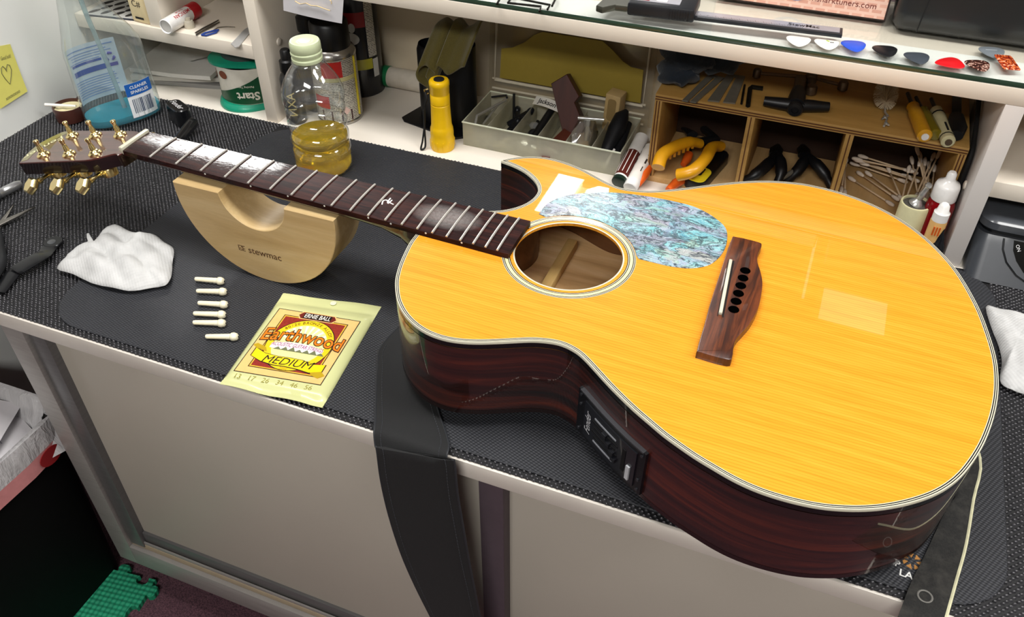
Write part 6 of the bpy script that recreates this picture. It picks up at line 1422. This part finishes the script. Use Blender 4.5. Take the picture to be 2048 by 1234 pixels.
# ---- knob tool, bottles and awls before the right compartment
kp = at_y(1833, 405, 224); t = thing('cream_knob_tool', 'cream cylinder handle with a steel tip standing by the red bottle', 'tool', (kp.x, 224, B0))
hz_ = kp.z - B0
MB().lathe([(15, 0), (17, 2), (17.2, hz_ - 2), (16.6, hz_), (14.6, hz_), (14.4, hz_ - 2.5), (.01, hz_ - 2.5)], 32).build('cylinder', M('cream_handle'), t, smooth=40)
MB().lathe([(14.3, hz_ - 2.4), (.01, hz_ - 2)], 28).build('felt_face', M('grey_felt', '#4a4640', .8, var=.3, scale=500), t)
MB().lathe([(8, hz_ - 2), (7, hz_ + 1), (5, hz_ + 3), (3.4, hz_ + 5), (3.6, hz_ + 10), (4.2, hz_ + 12), (3.2, hz_ + 15), (3.0, hz_ + 22), (4.0, hz_ + 24), (3.2, hz_ + 27), (.01, hz_ + 27.5)], 18, X=Matrix.Translation((0, 0, hz_)) @ Matrix.Rotation(R(14), 4, 'Y') @ Matrix.Translation((0, 0, -hz_))).build('steel_tip', chrome, t)
MB().box(-1, 1, -17.6, -17, hz_ - 38, hz_ - 24).build('print_bar', M('black_gap'), t)
bp_ = at_y(1893, 378, 224); t = thing('red_bottle', 'bottle of red liquid with white nozzle cap beside the right upright', 'bottle', (bp_.x, 224, B0)); hz_ = bp_.z - B0
MB().lathe([(13, 0), (15, 1.5), (15.2, hz_ - 20), (13, hz_ - 13), (10, hz_ - 10), (10, hz_ - 6)], 28).build('bottle_body', M('ruby_liquid', '#a3121b', .1, trans=.5, ior=1.3, coat=.5), t, smooth=50)
MB().lathe([(13.4, hz_ - 12), (13.8, hz_ - 11), (13.4, hz_ + 4), (12, hz_ + 8), (7, hz_ + 11), (5.2, hz_ + 14), (5.0, hz_ + 20), (3.6, hz_ + 22), (.01, hz_ + 22)], 28).build('cap', M('glossy_white_plastic'), t, smooth=40)
bp_ = at_y(1880, 436, 202); t = thing('small_dropper', 'small glue bottle with white nozzle and orange print before the red bottle', 'bottle', (bp_.x, 202, B0)); hz_ = bp_.z - B0
MB().lathe([(8, 0), (9, 1), (9, hz_ - 4), (8, hz_)], 22).build('bottle_body', M('pale_orange_label', '#d9ab6a', .4), t); MB().lathe([(8.6, hz_ - 2), (8.6, hz_ + 8), (6.5, hz_ + 10), (5.5, hz_ + 17), (3.5, hz_ + 19), (.01, hz_ + 19)], 22).build('cap', M('glossy_white_plastic'), t, smooth=40)
for q in range(3): MB().box(-4 + q * 3, -2.4 + q * 3, -9.4, -8.6, hz_ - 18, hz_ - 7).build('print_bar', M('orange_print', '#cf5a1a', .4), t)
for i, (px, py, lb) in enumerate(((1872, 470, 'dark steel awl tip left of the glue bottle'), (1890, 478, 'dark steel awl tip right of the glue bottle'))):
    e = at_y(px, py, 196); t = thing('awl', lb, 'awl', (e.x, 196, B0), group='dark awls by the upright'); h_ = e.z - B0 + 10
    MB().lathe([(5, 0), (5, h_ * .55), (3.5, h_ * .6), (3.2, h_ * .75), (.3, h_)], 12, X=Matrix.Rotation(R(8 - 14 * i), 4, 'Y')).build('spike', M('gun_steel', '#2b2d31', .3, .7), t)

# ---------- top shelf
ZS = 219.0
# guitar picks
def pick(label, c_px, rz, mat, size=1.0, extra=None, shape=None, z=ZS, tilt=(0, 0)):
    c = at_z(*c_px, z); t_ = thing('guitar_pick', label, 'guitar pick', (c.x, c.y, z), (R(tilt[0]), R(tilt[1]), R(rz)), group='guitar picks on the glass')
    o_ = shape or spline([(0, -15), (7, -9), (11.5, 0), (12.5, 7), (8.5, 11.8), (0, 13), (-8.5, 11.8), (-12.5, 7), (-11.5, 0), (-7, -9)], 4)
    MB().levels(ccw([(x * size, y * size) for x, y in o_]), [(.5, .05), (0, .4), (0, .9), (.5, 1.3)]).build('pick_body', mat, t_, smooth=40)
    if extra: extra(t_)
    return t_
pw = M('pick_white', '#f1efe8', .3)
pick('white pick with faint print, first from the caliper', (1597, 83), 8, pw, extra=lambda t_: MB().tube([(-6, 2, 1.35), (-3, 5, 1.35), (-2, 1, 1.35), (1, 5, 1.35), (2, 1, 1.35), (6, 4, 1.35)], .35, 5, flat=.3).build('faint_script', M('pick_faint', '#c2c1bb', .4), t_))
pick('white pick with small green and black print', (1654, 89), 12, pw, extra=lambda t_: (MB().box(-6, -2, 4, 6, 1.3, 1.45, X=Matrix.Rotation(R(-50), 4, 'Z')).build('print_mark', M('lime_print', '#a8bf3a', .4), t_, smooth=0), MB().box(3, 7, 2, 3.4, 1.3, 1.45).build('print_mark', M('black_dot'), t_, smooth=0), MB().box(-6, 2, -1.5, -.6, 1.3, 1.42).build('print_mark', M('print_grey_pick', '#777', .4) if False else M('pick_faint'), t_, smooth=0)))
pick('blue pick on the glass', (1708, 93), 14, M('pick_blue', '#2d55c9', .35))
pick('black pick next to the blue one', (1771, 103), 14, M('pick_black', '#17181b', .3))
pick('slate grey pick next to the red one', (1835, 117), 16, M('pick_slate', '#3c434b', .45))
pick('red pick on the glass', (1899, 127), -68, M('pick_red', '#e2131c', .3, coat=.3))
mot = NT('pick_tortoise'); k = mot; nz = k.noise(k.mapping(), 260, 3, .6, .8); k.color(k.ramp(nz, [(.4, '#1f0c0a'), (.55, '#5a2a1e'), (.62, '#d9b9a8'), (.7, '#2a100c')], 'LINEAR')); k.set(Roughness=.2)
pick('dark tortoise pick right of the red one', (1957, 132), 20, mot.m, .95)
pick('grey pick partly under the square pick', (1985, 106), 12, M('pick_grey', '#6d7479', .4), extra=lambda t_: MB().box(-6, 5, 4, 5.2, 1.3, 1.42).build('print_mark', M('pick_light_print', '#9aa0a4', .4), t_, smooth=0))
fl = NT('pick_flame'); k = fl; nz = k.noise(k.mapping(), 170, 4, .6, 1.5); k.color(k.ramp(nz, [(.3, '#2a0d0a'), (.45, '#8d2212'), (.55, '#e0702a'), (.64, '#f2d9c4'), (.72, '#b03a16')])); k.set(Roughness=.2)
pick('square flame patterned pick leaning on the grey one', (2014, 126), 20, fl.m, 1.0, shape=ccw(rrect(-9, 9, -14, 14, 2)), z=ZS + 1.6, tilt=(6, 4))
# hex keys on the glass
for i, (pts, lb) in enumerate(((((994, 8), (1002, -6), (1060, -20)), 'left most black hex key on the glass'), (((1016, 6), (1022, -4), (1040, -30)), 'second black hex key from the left on the glass'), (((1018, 6), (1082, 13), (1079, 23)), 'long black hex key nearest the glass edge'), (((1030, -4), (1100, 10), (1095, 19)), 'long black hex key behind the nearest one'), (((1104, 12), (1111, -2), (1100, -40)), 'right most black hex key on the glass'))):
    a = at_z(*pts[0], ZS); t_ = thing('small_hex_key', lb, 'hex key', (a.x, a.y, ZS), group='hex keys on the glass')
    MB().tube([tuple(at_z(x, y, ZS + 1.5) - a) for x, y in pts], 1.4, 6).build('rod', M('black_oxide'), t_, smooth=20)
# digital caliper
A_ = at_z(1384, 32, ZS + 6); B_ = at_z(1684, 68, ZS + 6); t = thing('digital_caliper', 'digital caliper with long grey beam lying on the glass', 'caliper', (A_.x, A_.y, ZS))
X = Matrix.Translation((0, 0, 4)) @ Matrix.Rotation(math.atan2(B_.y - A_.y, B_.x - A_.x), 4, 'Z'); L = (B_ - A_).length
MB().box(-20, L, -9.5, 9.5, 1, 5, .6, X=X).build('beam', M('caliper_dark', '#2c2f33', .35, .3), t); MB().box(-10, L - 3, -5.5, 7.5, 5, 5.5, X=X).build('scale_face', M('caliper_silver', '#b4b3ba', .35, .5), t, smooth=0)
ti_ = MB()
for i in range(70): ti_.box(i * 1.7, i * 1.7 + .5, -5, -5 + (4 if i % 5 == 0 else 2.4), 5.5, 5.62, X=X)
ti_.build('graduation', M('black_dot'), t, smooth=0)['kind'] = 'stuff'
text('lettering', 'StewMac', 9, M('black_dot'), t, X=X @ Matrix.Translation((L - 40, 1, 5.8)), bold=.06)
hb_ = M('caliper_black', '#1b1d21', .4)
MB().box(-70, 4, -16, 34, 0, 15, 2.5, X=X).build('head', hb_, t); MB().box(-66, -14, -8, 28, 15, 15.6, X=X).build('display_panel', M('caliper_silver'), t, smooth=0); MB().box(-60, -30, 2, 24, 15.5, 16, X=X).build('lcd', M('lcd_green'), t, smooth=0)
MB().box(-60, -48, -6, 0, 15.4, 16.6, .4, X=X).build('red_button', M('red_cap'), t); MB().box(-40, -28, -6, 0, 15.4, 16.6, .4, X=X).build('button', M('glossy_white_plastic'), t)
for i in range(9): MB().box(-24 + i * 2.8, -22.8 + i * 2.8, -17.2, -15, 2, 13, .3, X=X).build('grip_rib', hb_, t)
MB().levels(ccw([(-104, -20), (-96, -24), (-84, -12), (-68, -12), (-68, 20), (-98, 22)]), [(.5, 2), (0, 3), (0, 8), (.5, 9)], X=X).build('jaw', M('caliper_jaw', '#55554c', .3, .6), t)
# tuner box
bx = at_y(1770, 42, 306); t = thing('tuner_box', 'pink printed tuner carton standing at the back of the top shelf', 'carton', (295, 304, ZS))
W_ = 189
MB().box(0, W_, 0, 70, 0, 95, .6).build('carton', M('carton_dark_edge', '#2f1d1a', .5), t)
pkm = NT('pink_city_print'); k = pkm; bt = k.new('ShaderNodeTexBrick'); bt.inputs['Scale'].default_value = 38; bt.inputs['Color1'].default_value = lin('#e0ad9a'); bt.inputs['Color2'].default_value = lin('#d29a87'); bt.inputs['Mortar'].default_value = lin('#e6bfae'); bt.inputs['Mortar Size'].default_value = .06
sp = k.new('ShaderNodeSeparateXYZ'); k.l.new(k.tc(), sp.inputs[0]); cm_ = k.new('ShaderNodeCombineXYZ'); k.l.new(sp.outputs[0], cm_.inputs[0]); k.l.new(sp.outputs[2], cm_.inputs[1]); k.l.new(cm_.outputs[0], bt.inputs['Vector']); k.color(bt.outputs['Color']); k.set(Roughness=.4)
MB().box(2, W_ - 2, -.5, 0, 2, 93).build('printed_face', pkm.m, t, smooth=0)
XB = Matrix.Translation((0, -.7, 0)) @ Matrix.Rotation(R(90), 4, 'X')
text('lettering', 'SNARK', 26, M('print_black'), t, X=XB @ Matrix.Translation((150, 34, 0)), bold=.6); text('lettering', 'www.snarktuners.com', 9.5, M('print_maroon'), t, X=XB @ Matrix.Translation((133, 15, 0)))
MB().levels(circle(88, 26, 20, 28, 16), [(0, -.8), (0, -.4)], X=XV).build('blue_badge', M('badge_blue', '#3f7fc0', .4), t, smooth=0); MB().levels(circle(90, 17, 8, 20, 4), [(0, -1.1), (0, -.7)], X=XV).build('badge_white', wht, t, smooth=0)
# black case
t = thing('black_case', 'big black rounded machine case at the right of the top shelf', 'case', (490, 286, ZS))
MB().levels(ccw(rrect(0, 250, -2, 88, 14, 6)), [(5, 0), (0, 6), (0, 20), (4, 70), (10, 110)]).build('housing', M('black_machine_plastic', '#17191a', .38, var=.05, coat=.1), t, smooth=50)
MB().tube([(27, -2.6, 1), (28, -3, 14), (32, 1, 60), (38, 6, 104)], .7, 6).build('seam', M('black_gap'), t)
